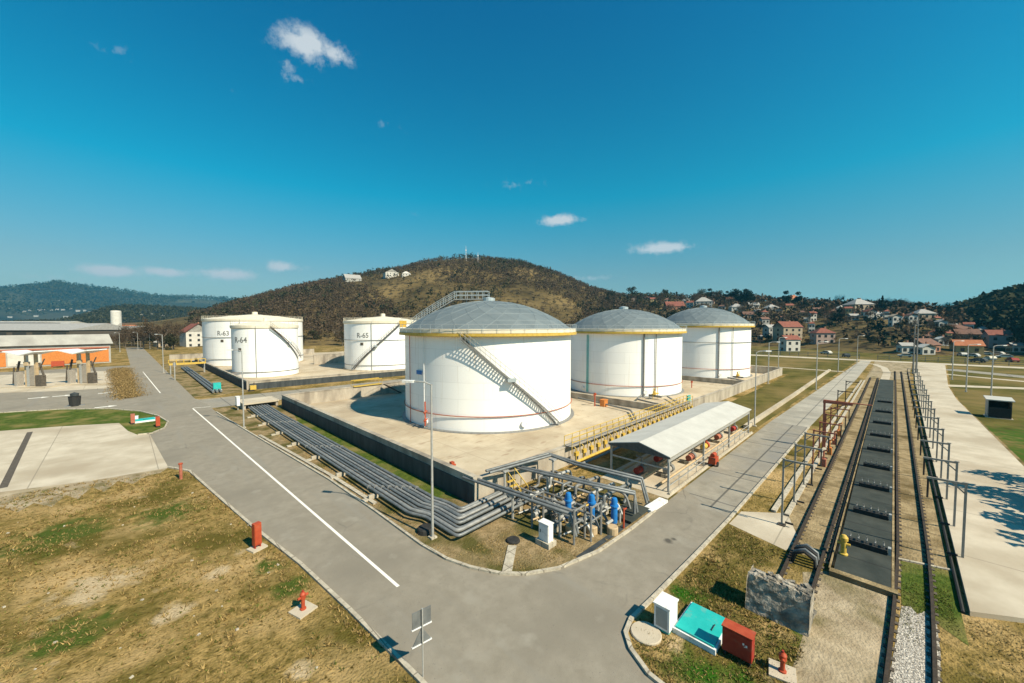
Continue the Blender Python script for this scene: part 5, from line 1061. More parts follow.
# ------------------------------------------------------------------ houses
HOUSE_AT = []
def house(px, py, wpx, label, wallm, roofm, storeys=2, yaw=0.0, hip=False, ratio=.8, gable_front=False, base=None, rise=None, clear=True):
    p = base or hit(px, py)
    if p is None: return
    depth = p.y; Wm = wpx * depth / F; HOUSE_AT.append((p.x, p.y, Wm if clear else Wm * .4)); az = math.atan2(p.x, p.y)
    t = thing('house', label, 'house', p.x, p.y, p.z - .6, -az + yaw + (.55 if px > 750 else .15), world=True); t['group'] = 'village houses'
    D = Wm * ratio; h = 2.9 * storeys + .6; a, d = Wm / 2, D / 2; rs = rise or min(Wm, D) * .36; ov = .45
    MB().box(-a, a, -d, d, -2.5, h).build('wall', M[wallm], t)
    r = MB()
    A, B = a + ov, d + ov; z0 = h - .15
    if hip:
        q = max(0, A - B) if A > B else 0
        r.add([(-A, -B, z0), (A, -B, z0), (A, B, z0), (-A, B, z0), (-q, 0, h + rs), (q, 0, h + rs)], [(0, 1, 5, 4), (1, 2, 5), (2, 3, 4, 5), (3, 0, 4), (3, 2, 1, 0)])
    elif gable_front:
        r.add([(-A, -B, z0), (0, -B, h + rs), (A, -B, z0), (-A, B, z0), (0, B, h + rs), (A, B, z0)], [(0, 1, 4, 3), (1, 2, 5, 4)])
        r.add([(-A, -B, z0 - .22), (0, -B, h + rs - .22), (A, -B, z0 - .22), (-A, B, z0 - .22), (0, B, h + rs - .22), (A, B, z0 - .22)], [(3, 4, 1, 0), (4, 5, 2, 1)])
        for yy in (-d, d): MB().add([(-a, yy, h + .001), (a, yy, h + .001), (0, yy, h + rs - .3)], [(0, 1, 2), (2, 1, 0)]).build('gable', M[wallm], t)
    else:
        r.add([(-A, -B, z0), (A, -B, z0), (A, 0, h + rs), (-A, 0, h + rs), (A, B, z0), (-A, B, z0)], [(0, 1, 2, 3), (3, 2, 4, 5)])
        for xx in (-a, a): MB().add([(xx, -d, h + .001), (xx, d, h + .001), (xx, 0, h + rs - .35)], [(0, 1, 2), (2, 1, 0)]).build('gable', M[wallm], t)
    ro = r.build('roof', M[roofm], t)
    MB().box(a * .3, a * .3 + .7, d * .2, d * .2 + .7, h, h + rs + .8).build('chimney', M['brick'], ro)
    nw = max(2, min(4, int(Wm / 3)))
    for s in range(storeys):
        for i in range(nw):
            x = -a + Wm * (i + .5) / nw; z = .9 + 2.9 * s
            b = MB().box(x - .6, x + .6, -d - .06, -d - .01, z, z + 1.4); f_ = b.build('window', M['glass'], t)
    for s in range(storeys):
        z = .9 + 2.9 * s; sx = -1 if p.x > 0 else 1; MB().box(min(sx * (a + .01), sx * (a + .06)), max(sx * (a + .01), sx * (a + .06)), -.7, .7, z, z + 1.4).build('window', M['glass'], t)
    return t
HS = [(787, 341, 19, 'three storey beige house with a red roof above the white house', 'plaster_beige', 'tile_red', 3, .1, 0, 0), (789, 351, 14, 'white house with a red roof below the tall beige house', 'plaster_white', 'tile_red', 2, .1, 0, 0),
      (822, 343, 16, 'pinkish house with a red hipped roof alone on the meadow slope', 'plaster_pink', 'tile_red', 2, -.1, 1, 0), (793, 304.5, 12, 'orange roofed house high on the village ridge', 'plaster_ochre', 'tile_orange', 2, .2, 1, 0),
      (922, 351, 21, 'long house with a big dark red roof at the valley floor', 'brick', 'tile_brown', 1, .5, 0, 0), (925, 354, 11, 'small white gabled house before the dark red roof', 'plaster_white', 'plaster_white', 1, .1, 0, 1),
      (941, 345, 8, 'little white gabled house right of the dark red roof', 'plaster_white', 'plaster_white', 1, 0, 0, 1), (966, 352, 19, 'house with a bright orange roof and ochre wall at the valley floor', 'plaster_ochre', 'tile_orange', 1, -.25, 0, 0),
      (965, 346, 16, 'dark roofed house directly behind the bright orange roof', 'brick', 'tile_brown', 2, -.2, 0, 0), (997, 347, 17, 'grey house with a red roof at the right of the village', 'plaster_grey', 'tile_red', 2, -.15, 0, 0),
      (982, 335, 10, 'white house with a pale blue grey roof at the foot of the wooded hill', 'plaster_white', 'tile_grey', 1, 0, 1, 0), (895, 326, 8, 'white gabled house on the slope edge, leftmost of the three pale ones', 'plaster_white', 'plaster_beige', 2, 0, 0, 1),
      (911, 325, 7, 'slim cream gabled house in the middle of the three pale ones', 'plaster_white', 'tile_brown', 2, 0, 0, 1), (922, 323, 15, 'wide cream house with a flat grey roof on the slope edge', 'plaster_beige', 'tile_grey', 2, 0, 1, 0),
      (858, 312, 19, 'wide pale house with a low grey roof on the ridge', 'plaster_beige', 'tile_grey', 2, .15, 1, 0), (870, 320, 8, 'white house with a red roof below the wide pale house', 'plaster_white', 'tile_red', 2, 0, 0, 1),
      (819, 315, 13, 'long beige house on the ridge left of centre', 'plaster_beige', 'tile_brown', 1, .1, 0, 0), (841, 312, 9, 'white house with a light roof on the ridge', 'plaster_white', 'plaster_white', 1, .2, 1, 0),
      (853, 320, 7, 'small pale house below the wide ridge house', 'plaster_white', 'tile_grey', 1, 0, 0, 0), (770, 336, 10, 'grey house left of the three storey house', 'plaster_grey', 'tile_grey', 2, .2, 0, 0),
      (764, 327, 7, 'small whitish house between bare trees', 'plaster_grey', 'tile_brown', 2, 0, 0, 0), (659, 297, 7, 'white house among bare trees left on the ridge', 'plaster_white', 'tile_grey', 2, 0, 0, 1),
      (677, 293, 6, 'tiny pink house next to the first dark spruce on the ridge', 'plaster_pink', 'tile_red', 2, 0, 0, 1), (621, 288, 8, 'small grey house at the left end of the ridge', 'plaster_grey', 'tile_grey', 1, .3, 0, 0),
      (641, 292, 6, 'pale little house with a brown roof on the ridge left', 'plaster_beige', 'tile_brown', 2, 0, 0, 0), (674, 309, 17, 'reddish long roof peeping over the middle dome', 'brick', 'tile_red', 1, .1, 0, 0),
      (703, 307, 15, 'grey flat roofed house above the farthest dome', 'plaster_grey', 'tile_grey', 2, 0, 1, 0), (736, 310, 11, 'white house right above the farthest dome', 'plaster_white', 'tile_grey', 1, .2, 1, 0),
      (753, 308, 9, 'whitish house with a grey roof among the spruces', 'plaster_white', 'tile_grey', 1, -.2, 0, 0), (771, 311, 11, 'low pale house under the spruce group', 'plaster_grey', 'tile_grey', 1, .1, 1, 0),
      (718, 296, 8, 'beige house half hidden under the ridge spruces', 'plaster_beige', 'tile_brown', 1, .1, 0, 0), (748, 318, 10, 'brown roofed house just right of the farthest dome', 'plaster_beige', 'tile_brown', 1, .1, 0, 0),
      (391, 277, 13, 'white house with a red roof high on the brown hill', 'plaster_white', 'tile_red', 2, .1, 0, 1), (406, 276, 8, 'white flat house right of the hilltop house', 'plaster_white', 'plaster_white', 1, 0, 1, 0),
      (352, 281, 15, 'row of grey sheds on the crest of the brown hill', 'plaster_grey', 'tile_grey', 1, .1, 0, 0), (941, 332, 7, 'small white house half hidden by trees in the gap', 'plaster_white', 'tile_grey', 2, 0, 0, 1),
      (957, 334, 14, 'low brown house in the tree gap at the right', 'plaster_grey', 'tile_brown', 1, .1, 0, 0), (1016, 352, 9, 'white shed at the right picture edge', 'plaster_white', 'tile_grey', 1, 0, 0, 0), (905, 352, 10, 'little white shed by the far end of the tracks', 'plaster_white', 'tile_grey', 1, 0, 0, 0)]
for px, py, wp, lab, wm, rm, st, yaw, hip, gf in HS:
    house(px, py, wp, lab, wm, rm, st, yaw, bool(hip), .8, bool(gf))
EXTRA = [('plaster_white', 'tile_red', 'small white house with a red roof scattered on the village slope'), ('plaster_white', 'tile_grey', 'small white house with a grey roof scattered on the village slope'), ('plaster_beige', 'tile_brown', 'small beige house with a brown roof scattered on the village slope'),
         ('plaster_ochre', 'tile_red', 'small ochre house with a red roof scattered on the village slope'), ('plaster_grey', 'tile_brown', 'small grey house with a brown roof scattered on the village slope'), ('plaster_pink', 'tile_orange', 'small pink house with an orange roof scattered on the village slope')]
for i, (px, py) in enumerate([(628, 296), (634, 301), (648, 300), (653, 304), (667, 302), (686, 303), (690, 308), (712, 304), (722, 309), (729, 305), (741, 313), (757, 314), (764, 319), (779, 313), (783, 321), (789, 312), (802, 316), (806, 323), (812, 321), (828, 318), (833, 315), (848, 316), (864, 316), (877, 318), (886, 320), (902, 321), (930, 326), (936, 328), (949, 338), (953, 330),
                             (968, 335), (974, 338), (990, 338), (1007, 340), (1014, 345), (760, 341), (811, 332), (932, 338), (927, 342), (948, 345), (1010, 352), (985, 345)]):
    wm_, rm_, lb_ = EXTRA[i * 5 % 6]; t = house(px, py, rnd.uniform(3.8, 6.6), lb_, wm_, rm_, 1 + (i % 3 == 0), rnd.uniform(-.5, .3), i % 4 == 0, .8, i % 3 == 1, clear=False)
    if t: t['group'] = lb_.replace('small', 'small similar').replace(' house ', ' houses ')
house(193, 335, 20, 'big white gabled house with a red roof left of the largest tank', 'plaster_white', 'tile_red', 3, .15, False, .9, True, base=Vector((-190, 232, 0)), rise=5)
house(160, 334, 14, 'low cream house with a pale roof among the left bushes', 'plaster_beige', 'plaster_white', 1, .1, True, .8, False, base=Vector((-205, 228, 0)))
# hilltop masts
for i, (px, py) in enumerate([(466, 258), (478, 260)]):
    p = hit(px, py + 3)
    if p:
        m_ = MB(); m_.tube([(0, 0, 0), (0, 0, 24 - 8 * i)], .5, 5, .15); m_.obox((0, 0, 17 - 6 * i), (2.2, .6, 1.2)); o = m_.build('radio_mast', M['whitebox']); o.location = p; tag(o, ['taller pale radio mast on top of the brown hill', 'shorter pale radio mast on top of the brown hill'][i], 'mast')
# far white buildings on the plain and slopes at the left
for i, (px, py, wp) in enumerate([(40, 311, 3), (46, 310, 2.5), (52, 310.5, 3), (57, 310, 2.5), (63, 310.5, 2.5), (78, 311.5, 3), (85, 311, 2.5), (59, 301, 2), (24, 312, 2.5), (30, 311, 2), (71, 309, 2), (8, 309, 2), (18, 307, 2), (35, 304, 2), (90, 313, 2.5), (96, 316, 3), (102, 318, 3), (66, 318, 3.5), (36, 317, 3), (10, 318, 3), (128, 313, 2), (141, 315, 2.5), (152, 314, 2), (163, 316, 2.5), (174, 314, 2), (120, 317, 3), (135, 318, 3)]):
    p = hit(px, py, 900)
    if p:
        Wm = wp * p.y / F; b = MB().box(-Wm / 2, Wm / 2, -6, 6, -6, Wm * .3); b.add([(-Wm / 2 - 1, -7, Wm * .3), (Wm / 2 + 1, -7, Wm * .3), (Wm / 2 + 1, 0, Wm * .42), (-Wm / 2 - 1, 0, Wm * .42), (Wm / 2 + 1, 7, Wm * .3), (-Wm / 2 - 1, 7, Wm * .3)], [(0, 1, 2, 3), (3, 2, 4, 5), (0, 3, 5), (1, 4, 2)])
        o = b.build('far_building', M['plaster_grey']); o.location = p; o.rotation_euler = (0, 0, -math.atan2(p.x, p.y)); tag(o, 'tiny pale building on the distant left slopes', 'building', 'tiny pale buildings on the distant left slopes')

# ------------------------------------------------------------------ cars at the far right
def car(px, py, label, body, yaw):
    u_, v_ = site(px, py); t = thing('parked_car', label, 'car', u_, v_, 0, yaw, group='cars parked by the far houses')
    pr = [(-2.1, .35), (2.1, .35), (2.15, .8), (1.2, .95), (.55, 1.45), (-1.3, 1.48), (-2.0, .95), (-2.15, .8)]
    b = MB(); n = len(pr); b.add([(x, -.85, z) for x, z in pr] + [(x, .85, z) for x, z in pr], [tuple(range(n)), tuple(range(n, 2 * n))[::-1]] + [(i, n + i, n + (i + 1) % n, (i + 1) % n) for i in range(n)]); b.build('body', M[body], t)
    g_ = MB()
    for y in (-.862, .862): g_.add([(-1.5, y, 1.0), (1.0, y, 1.0), (.5, y, 1.38), (-1.2, y, 1.40)], [(0, 1, 2, 3), (3, 2, 1, 0)])
    g_.build('window', M['glass'], t)
    for x in (-1.3, 1.3):
        for y in (-.8, .8): MB().tube([(x, y - .1, .32), (x, y + .1, .32)], .32, 10).build('wheel', M['black'], t)
for i, (px, py, lab, c) in enumerate([(962, 356, 'white car parked left below the orange roofed house', 'plaster_white'), (972, 357, 'grey car parked below the orange roofed house', 'steel'), (984, 355, 'white car in the middle of the far car park', 'plaster_white'), (990, 360, 'pale car nearest the viewer in the far car park', 'cream'), (997, 355, 'silver car below the red roofed grey house', 'steel'),
                                      (1004, 358, 'white car at the right of the far car park', 'plaster_white'), (1012, 362, 'dark red car at the right picture edge', 'deep_red'), (978, 362, 'dark car before the row of pale cars', 'membrane'), (905, 357, 'white van-like car by the far end of the tracks', 'plaster_white'), (846, 357, 'dark car at the far road behind the concrete road', 'membrane'), (826, 354, 'white long car below the lone pink house', 'plaster_white')]):
    car(px, py, lab, c, .3 + .7 * (i % 3))

# ------------------------------------------------------------------ vegetation
def tris_mesh(name, C, S, m, mats=None):
    """C: (n,3) triangle centres, S: (n,) sizes -> one mesh of randomly turned leaf or twig faces"""
    n = len(C); a = nrg.normal(size=(n, 3)); a /= np.linalg.norm(a, axis=1)[:, None]; b = nrg.normal(size=(n, 3)); b -= a * (a * b).sum(1)[:, None]; b /= np.linalg.norm(b, axis=1)[:, None]
    s = S[:, None]; P = np.stack([C - a * s * .5 - b * s * .35, C + a * s * .5 - b * s * .35, C + b * s * .6], 1).reshape(-1, 3)
    me = bpy.data.meshes.new(name); me.vertices.add(3 * n); me.vertices.foreach_set('co', P.astype(np.float32).ravel())
    me.loops.add(3 * n); me.loops.foreach_set('vertex_index', np.arange(3 * n, dtype=np.int32)); me.polygons.add(n)
    me.polygons.foreach_set('loop_start', np.arange(0, 3 * n, 3, dtype=np.int32)); me.materials.append(m); me.update(calc_edges=True); me.validate()
    o = bpy.data.objects.new(name, me); COL.objects.link(o); return o
def crown_pts(n, r, z0, h, kind):
    if kind == 'spruce':
        t = nrg.random(n) ** 1.6; a = nrg.random(n) * 6.283; tier = .75 + .35 * np.sin(t * 40); R = r * (1 - t) * tier * np.sqrt(nrg.random(n)) + .1
        return np.stack([R * np.cos(a), R * np.sin(a), z0 + t * h], 1)
    k = 9; cs = np.stack([nrg.normal(0, r * .42, k), nrg.normal(0, r * .42, k), z0 + h * (.25 + .6 * nrg.random(k))], 1)
    i = nrg.integers(0, k, n); d = nrg.normal(size=(n, 3)); d /= np.linalg.norm(d, axis=1)[:, None]
    return cs[i] + d * (r * .45 * nrg.random(n) ** .4)[:, None] * np.array([1, 1, .8])
def make_tree(kind, h, r):
    t = bpy.data.objects.new('tree', None); COL.objects.link(t)
    if kind == 'spruce':
        MB().tube([(0, 0, -.5), (0, 0, h * .9)], h * .018, 6, .03).build('trunk', M['bark'], t)
        o = tris_mesh('crown', crown_pts(900, r, h * .08, h * .92, 'spruce'), nrg.uniform(.5, 1.1, 900) * h / 14, M['needle']); o.parent = t
    elif kind == 'dense':
        MB().tube([(0, 0, -.5), (0, 0, h * .8)], h * .02, 6, .08).build('trunk', M['bark'], t)
        o = tris_mesh('crown', crown_pts(1100, r, h * .06, h * .94, 'x'), nrg.uniform(.5, 1.1, 1100) * h / 13, M['needle']); o.parent = t
    elif kind == 'round':
        MB().tube([(0, 0, -.5), (0, 0, h * .6)], h * .022, 6, .1).build('trunk', M['bark'], t)
        o = tris_mesh('crown', crown_pts(800, r, h * .15, h * .85, 'x'), nrg.uniform(.5, 1.1, 800) * h / 12, M['olive']); o.parent = t
    else:
        b = MB(); b.tube([(0, 0, -.5), (.1, 0, h * .35)], h * .022, 6, h * .014)
        tips = []
        for i in range(11):
            a = rnd.uniform(0, 6.28); z = h * rnd.uniform(.25, .5); e1 = Vector((math.cos(a) * r * .5, math.sin(a) * r * .5, z + h * .22)); b.tube([(0, 0, z), e1], h * .010, 4, h * .006)
            for j in range(4):
                a2 = a + rnd.uniform(-.9, .9); e2 = e1 + Vector((math.cos(a2) * r * .45, math.sin(a2) * r * .45, h * rnd.uniform(.05, .3))); b.tube([e1, e2], h * .006, 3, h * .002); tips.append(e2); tips.append((e1 + e2) / 2)
        b.build('trunk', M['bark'], t)
        T = np.array([tuple(q) for q in tips]); i = nrg.integers(0, len(T), 900); C = T[i] + nrg.normal(0, r * .16, (900, 3))
        n = 900; a = nrg.normal(size=(n, 3)); a[:, 2] = abs(a[:, 2]) + .3; a /= np.linalg.norm(a, axis=1)[:, None]; ln = nrg.uniform(.5, 1.2, n)[:, None] * h / 12; sd_ = np.cross(a, nrg.normal(size=(n, 3))); sd_ /= np.linalg.norm(sd_, axis=1)[:, None]
        mb = MB(); P = np.stack([C - sd_ * .11, C + sd_ * .11, C + a * ln], 1).reshape(-1, 3); mb.v = [tuple(q) for q in P]; mb.f = [(3 * q, 3 * q + 1, 3 * q + 2) for q in range(n)]; mb.build('crown', M['twig'], t)
    return t
protos = {'spruce': [make_tree('spruce', 14, 5.0), make_tree('spruce', 12, 4.6), make_tree('spruce', 12.5, 5.6)], 'bare': [make_tree('bare', 11, 4.0), make_tree('bare', 9, 3.6), make_tree('bare', 12, 4.4)], 'dense': [make_tree('dense', 13, 4.6), make_tree('dense', 11, 5.0)], 'round': [make_tree('round', 9, 4.2), make_tree('round', 7, 4.0)]}
used = {}
LB = {'spruce': ('spruce_tree', 'dark evergreen spruce standing on the village ridge', 'dark spruces on the village ridge'), 'dense': ('evergreen_tree', 'broad dense dark evergreen tree on the village ridge', 'broad evergreens on the village ridge'), 'bare': ('bare_tree', 'bare brown deciduous tree among the village houses', 'bare trees among the village houses'), 'round': ('round_tree', 'dark olive bushy tree on the village slope', 'olive bushy trees on the village slope')}
def plant(kind, p, s=1.0, label=None, group=None, pick=None):
    i = rnd.randrange(len(protos[kind])) if pick is None else pick; pr = protos[kind][i]
    c = copy_tree(pr) if used.get(pr.name) else pr
    used[pr.name] = 1; c.location = (p.x, p.y, p.z - .2); c.rotation_euler = (0, 0, rnd.uniform(0, 6.28)); c.scale = (s, s, s * rnd.uniform(.9, 1.15))
    nm, l, gp = LB[kind]; c.name = nm; tag(c, label or l, 'tree', group or gp); return c
def plant_px(kind, px, py, hpx):
    p = hit(px, py)
    if p: plant(kind, p, hpx * p.y / F / {'spruce': 13.5, 'dense': 12.5, 'bare': 11, 'round': 8}[kind])
for px, py, hp in [(664, 297, 9), (668, 298, 12), (672, 298, 11), (680, 297, 13), (684, 298, 10), (690, 298, 12), (695, 299, 14), (699, 299, 10), (707, 299, 12), (709, 300, 13), (714, 301, 14), (719, 300, 9), (727, 301, 10), (734, 303, 14), (737, 303, 16), (741, 304, 15), (745, 304, 14), (749, 304, 17), (752, 305, 13),
                   (785, 307, 15), (797, 307, 14), (805, 309, 10), (816, 309, 12), (821, 310, 10), (836, 310, 8), (845, 311, 10), (879, 312, 12), (882, 312, 15), (886, 313, 12), (900, 313, 11), (911, 314, 12), (914, 314, 14), (946, 318, 10), (950, 318, 12), (955, 318, 12), (959, 319, 11), (835, 323, 12), (838, 324, 14), (842, 323, 11), (614, 302, 8), (612, 303, 9)]:
    plant_px('spruce' if int(px) % 3 == 0 else 'dense', px, py, hp)
for i in range(250):
    px = rnd.uniform(605, 990); py = rnd.uniform(297, 332) + (max(0, px - 850) * .12); 
    if px < 780 and py > 322: continue
    if 790 < px < 900 and py > 324 and rnd.random() < .85: continue
    plant_px('bare' if rnd.random() < .8 else 'round', px, py, rnd.uniform(6, 11))
for i in range(16): plant_px('round' if i % 2 else 'bare', rnd.uniform(755, 880), rnd.uniform(338, 346), rnd.uniform(5, 9))
for i in range(22): plant_px('round' if rnd.random() < .5 else 'bare', rnd.uniform(900, 1024), rnd.uniform(336, 350), rnd.uniform(8, 14))
for i in range(74):
    px = rnd.uniform(118, 345) if i < 46 else rnd.uniform(112, 200); py = rnd.uniform(343, 350); u_, v_ = site(px, py); p = W(u_, v_)
    if 180 < px < 206 and py > 345: continue
    plant('bare' if rnd.random() < .75 else 'round', p, rnd.uniform(.8, 1.35) * (1 if px > 130 else .7), 'bare brown bushy tree behind the far tank yard', 'bare trees behind the far tank yard')
# three trees right of the picture whose shadows fall across the platform
for u_, v_, s in [(50.5, -15.0, .78), (45, -14.4, .80), (38.5, -14.2, .85)]: plant('round', W(u_, v_), s * 1.12, 'bushy tree just outside the right picture edge', 'bushy trees beside the platform', 0)

# dry hedge on the planting strip
for i in range(40):
    q = (i // 2) / 19; w_ = .25 + .5 * (i % 2); n = 420; C = np.stack([nrg.normal(0, .6, n), nrg.normal(0, 1.1, n), abs(nrg.normal(.22, .22, n))], 1); o = tris_mesh('dry_shrub', C, nrg.uniform(.07, .22, n), M['hedge'])
    hu = [(HQ[0][k_] * (1 - w_) + HQ[1][k_] * w_) * (1 - q) + (HQ[3][k_] * (1 - w_) + HQ[2][k_] * w_) * q for k_ in (0, 1)]; o.location = W(hu[0] + rnd.uniform(-.3, .3), hu[1]); tag(o, 'dry brown shrub in the hedge strip beside the far left road', 'shrub', 'dry shrubs in the hedge strip')

# woodland covering the hills (reads as one mass)
def woodland(name, L, px0, px1, N, hmin, hmax, per, m, dens=None, rmin=0.0, rmax=1.06, small=1.0):
    px = nrg.uniform(px0, px1, N); az = np.arctan((px - 512) / F); r0 = np.interp(px, L[0], L[2]); r1 = np.interp(px, L[0], L[3]); r = r0 + (r1 * rmax - r0) * (rmin + (1 - rmin) * nrg.random(N) ** .8)
    x = r * np.sin(az); y = r * np.cos(az); z = layer_h(L, x, y); ok = z > 1.0
    if dens is not None: ok &= nrg.random(N) < dens(px, x, y, (r - r0) / (r1 - r0))
    if HOUSE_AT:                                       # keep the plots and the open ground before each house clear
        for hx, hy, hw in HOUSE_AT:
            rh = math.hypot(hx, hy); al = (x * hx + y * hy) / rh; ac = np.abs(x * hy - y * hx) / rh; ok &= ~((ac < hw * .62 + 2) & (al < rh + hw * .5) & (al > rh - 14))
    x, y, z = x[ok], y[ok], z[ok]; n = len(x); h = nrg.uniform(hmin, hmax, n); rr = h * nrg.uniform(.32, .5, n)
    i = np.repeat(np.arange(n), per); d = nrg.normal(size=(n * per, 3)); d /= np.linalg.norm(d, axis=1)[:, None]; d *= (nrg.random(n * per) ** .45)[:, None]
    C = np.stack([x[i] + d[:, 0] * rr[i], y[i] + d[:, 1] * rr[i], z[i] + h[i] * .52 + d[:, 2] * h[i] * .48], 1)
    o = tris_mesh(name, C, nrg.uniform(.14, .34, n * per) * h[i] * small, m); o['kind'] = 'stuff'; return o
def patchy(x, y, k=55.):
    return .5 + .25 * np.sin(x / k + 1.3 * np.sin(y / k * .7)) + .25 * np.sin(y / k * 1.3 + 2 * np.sin(x / k * .8 + 2))
LH = HILLS['hills']
o = woodland('woodland', LH, 190, 640, 17000, 3.5, 8.0, 15, M['twig'], lambda px, x, y, t: np.where(patchy(x, y) + .30 * t > .58, .95, .08), small=.75); tag(o, 'brown leafless woodland covering the main hill', 'woodland')
o = woodland('dark_woodland', LH, 190, 700, 5200, 5, 11, 14, M['olive'], lambda px, x, y, t: np.where((patchy(x + 90, y - 40, 34.) > .66) & (t > .12), .9, .05), small=.8); tag(o, 'darker denser tree masses on the main hill', 'woodland')
o = woodland('hill_scrub', LH, 190, 640, 6500, 2, 4.5, 9, M['brush'], lambda px, x, y, t: np.where(patchy(x, y) + .30 * t > .58, .25, .42)); tag(o, 'tan scrub on the open patches of the main hill', 'scrub')
o = woodland('village_thicket', LH, 600, 965, 5200, 4, 8.5, 14, M['twig'], lambda px, x, y, t: np.where((px > 800) & (t < .62), .10, np.where(px > 770, .75, .8)) * (.35 + .65 * patchy(x, y, 30))); tag(o, 'leafless thicket between the village houses', 'thicket')
o = woodland('evergreen_scrub', LH, 230, 960, 700, 4, 8, 22, M['needle'], lambda px, x, y, t: np.where(px > 600, .55, .22)); tag(o, 'scattered dark evergreen bushes on the hillsides', 'bushes')
o = woodland('hillside_forest', HILLS['wooded_hill'], 930, 1250, 5200, 7, 13, 14, M['olive']); tag(o, 'dark forest on the hill at the right edge', 'forest')
o = woodland('hillside_forest', HILLS['wooded_hill'], 930, 1250, 2600, 7, 13, 14, M['needle']); tag(o, 'evergreen share of the dark forest on the right hill', 'forest')
o = woodland('far_forest', HILLS['near_ridge'], -60, 330, 6000, 7, 13, 9, M['olive']); tag(o, 'dark forest on the low far ridge at the left', 'forest')

o = woodland('distant_forest', HILLS['distant_hills'], -60, 330, 9000, 18, 40, 5, M['olive'], lambda px, x, y, t: np.where(patchy(x, y, 240.) > .42, .9, .12), .25); tag(o, 'hazy forest patches on the distant mountain at the left', 'forest')
# grass blades on the near lawns
def inside(poly, x, y):
    c = np.zeros(len(x), bool); n = len(poly)
    for i in range(n):
        (x0, y0), (x1, y1) = poly[i], poly[(i + 1) % n]
        q = ((y0 > y) != (y1 > y)) & (x < (x1 - x0) * (y - y0) / (y1 - y0 + 1e-12) + x0); c ^= q
    return c
def grass(name, poly, N, m, label, near=True, hmin=.03, hmax=.09):
    P = np.array(poly); lo, hi = P.min(0), P.max(0); u = nrg.uniform(lo[0], hi[0], N * 2); v = nrg.uniform(lo[1], hi[1], N * 2); ok = inside(poly, u, v)
    pn = .5 + .3 * np.sin(u * 1.1 + 2 * np.sin(v * .7)) + .3 * np.sin(v * 1.5 + 1.7 * np.sin(u * .9)); ok &= nrg.random(N * 2) < pn
    u, v = u[ok][:N], v[ok][:N]; n = len(u); h = nrg.uniform(hmin, hmax, n); a = nrg.uniform(0, 6.28, n); wd = nrg.uniform(.010, .028, n); le = nrg.normal(0, .06, (n, 2))
    dx, dy = np.cos(a) * wd, np.sin(a) * wd
    Q = np.stack([np.stack([u - dx, v - dy, np.zeros(n)], 1), np.stack([u + dx, v + dy, np.zeros(n)], 1), np.stack([u + le[:, 0], v + le[:, 1], h], 1)], 1).reshape(-1, 3)
    mb = MB(); mb.v = Q.tolist(); mb.f = [(3 * i, 3 * i + 1, 3 * i + 2) for i in range(n)]
    o = mb.build(name, m); o.rotation_euler = (0, 0, TH); o['kind'] = 'stuff'; tag(o, label, 'grass'); return o
def clumps(name, poly, N, m, label, hmin=.08, hmax=.22):
    P = np.array(poly); lo, hi = P.min(0), P.max(0); u = nrg.uniform(lo[0], hi[0], N * 3); v = nrg.uniform(lo[1], hi[1], N * 3); ok = inside(poly, u, v)
    pn = .45 + .35 * np.sin(u * .7 + 2 * np.sin(v * .5)) + .3 * np.sin(v * .9 + 1.7 * np.sin(u * .6)); ok &= nrg.random(N * 3) < pn; u, v = u[ok][:N], v[ok][:N]
    n = len(u); B = 9; H = nrg.uniform(hmin, hmax, n); u, v, H = [np.repeat(q, B) for q in (u, v, H)]; n *= B
    a = nrg.uniform(0, 6.28, n); sp = nrg.uniform(0, .10, n); bu, bv = u + np.cos(a) * sp, v + np.sin(a) * sp; ln = H * nrg.uniform(.5, 1.1, n); wd = nrg.uniform(.012, .03, n); a2 = nrg.uniform(0, 6.28, n)
    dx, dy = np.cos(a2) * wd, np.sin(a2) * wd; Q = np.stack([np.stack([bu - dx, bv - dy, np.zeros(n)], 1), np.stack([bu + dx, bv + dy, np.zeros(n)], 1), np.stack([bu + np.cos(a) * ln * .8, bv + np.sin(a) * ln * .8, ln], 1)], 1).reshape(-1, 3)
    mb = MB(); mb.v = Q.tolist(); mb.f = [(3 * i, 3 * i + 1, 3 * i + 2) for i in range(n)]
    o = mb.build(name, m); o.rotation_euler = (0, 0, TH); o['kind'] = 'stuff'; tag(o, label, 'grass'); return o
LG = [(-26, 8), (7.1, 8), (7.0, 12), (6.2, 22), (4.6, 36), (3.6, 43.5), (2.2, 45.5), (-6, 47), (-14, 45), (-30, 40)]
RG = [(14.4, 7.3), (27, 7.1), (26, 4.2), (20.5, 5), (19, 2.2), (12.5, 2.3), (13.2, 5.8)]
clumps('grass_tufts', LG, 5200, M['tuft'], 'dry tufts standing in the near left field'); clumps('weeds', LG, 1500, M['tuft_green'], 'olive green weeds in the near left field', .06, .16)
clumps('grass_tufts', RG, 380, M['tuft'], 'dry tufts on the near right corner plot', .06, .16); clumps('weeds', RG, 420, M['tuft_green'], 'green weeds on the near right corner plot', .05, .14)
grass('grass', LG, 42000, M['tuft'], 'dry tan grass on the near left field'); grass('grass', LG, 14000, M['tuft_green'], 'greener blades in the near left field')
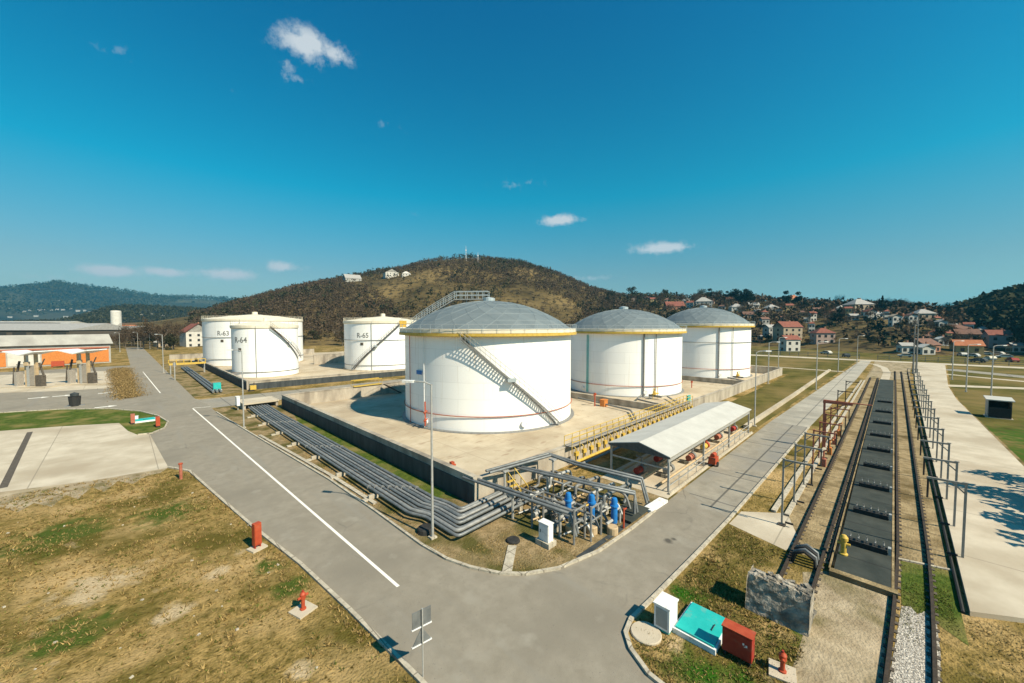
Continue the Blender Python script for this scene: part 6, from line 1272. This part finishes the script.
grass('grass', RG, 5000, M['tuft'], 'dry grass on the near right corner plot'); grass('grass', RG, 7000, M['tuft_green'], 'green blades on the near right corner plot')
grass('grass', [(18, -2.2), (25.5, -2.6), (29, -9.5), (20, -9), (14, -2.2)], 9000, M['tuft'], 'dry grass before the platform end'); grass('grass', [(22, -.6), (29, -.6), (29, -2.3), (22, -2.3)], 2500, M['tuft_green'], 'green grass between the right rails')
grass('grass', [(12.2, 24), (12.4, 50), (12.9, 50), (12.9, 21)], 2500, M['tuft'], 'dry grass between kerb and pipe bundle'); grass('grass', [(12.6, 17), (17, 17), (21, 12), (14.4, 13.2)], 5000, M['tuft'], 'dry grass on the curved road corner')
KL = [(u + .0, v) for u, v in LK if 8 < v < 44]; kin = offset_line(KL, .55)
clumps('kerb_weeds', KL + kin[::-1], 900, M['tuft'], 'dry weeds growing along the left kerb', .05, .16)
KR = RK[1:-1]; kout = offset_line(KR, .6)
clumps('kerb_weeds', KR + kout[::-1], 1000, M['tuft'], 'dry weeds growing along the curved right kerb', .05, .16)
# fist-sized stones scattered on the left field
st_ = MB()
for i in range(70):
    u_, v_ = rnd.uniform(-14, 6.2), rnd.uniform(12, 44); s = rnd.uniform(.025, .065); st_.obox((u_, v_, s * .3), (s * 2, s * 1.5, s), rnd.uniform(0, 3), rnd.uniform(-.4, .4))
o = struct(st_, 'pebbles', M['kerb']); o['kind'] = 'stuff'; tag(o, 'pale stones scattered on the left field', 'stones')

# ------------------------------------------------------------------ haze
hz = MB().box(-7000, 7000, -2000, 7000, -3, 470); o = hz.build('haze', M['ground']); o['kind'] = 'stuff'; tag(o, 'thin pale haze in the air over the whole valley', 'haze')
hm = bpy.data.materials.new('haze_air'); hm.use_nodes = True; t_ = hm.node_tree; t_.nodes.clear()
pv = t_.nodes.new('ShaderNodeVolumePrincipled'); pv.inputs['Color'].default_value = (.15, .70, 1, 1); pv.inputs['Density'].default_value = .00011; pv.inputs['Anisotropy'].default_value = .2
ou = t_.nodes.new('ShaderNodeOutputMaterial'); t_.links.new(pv.outputs[0], ou.inputs['Volume']); o.data.materials.clear(); o.data.materials.append(hm)
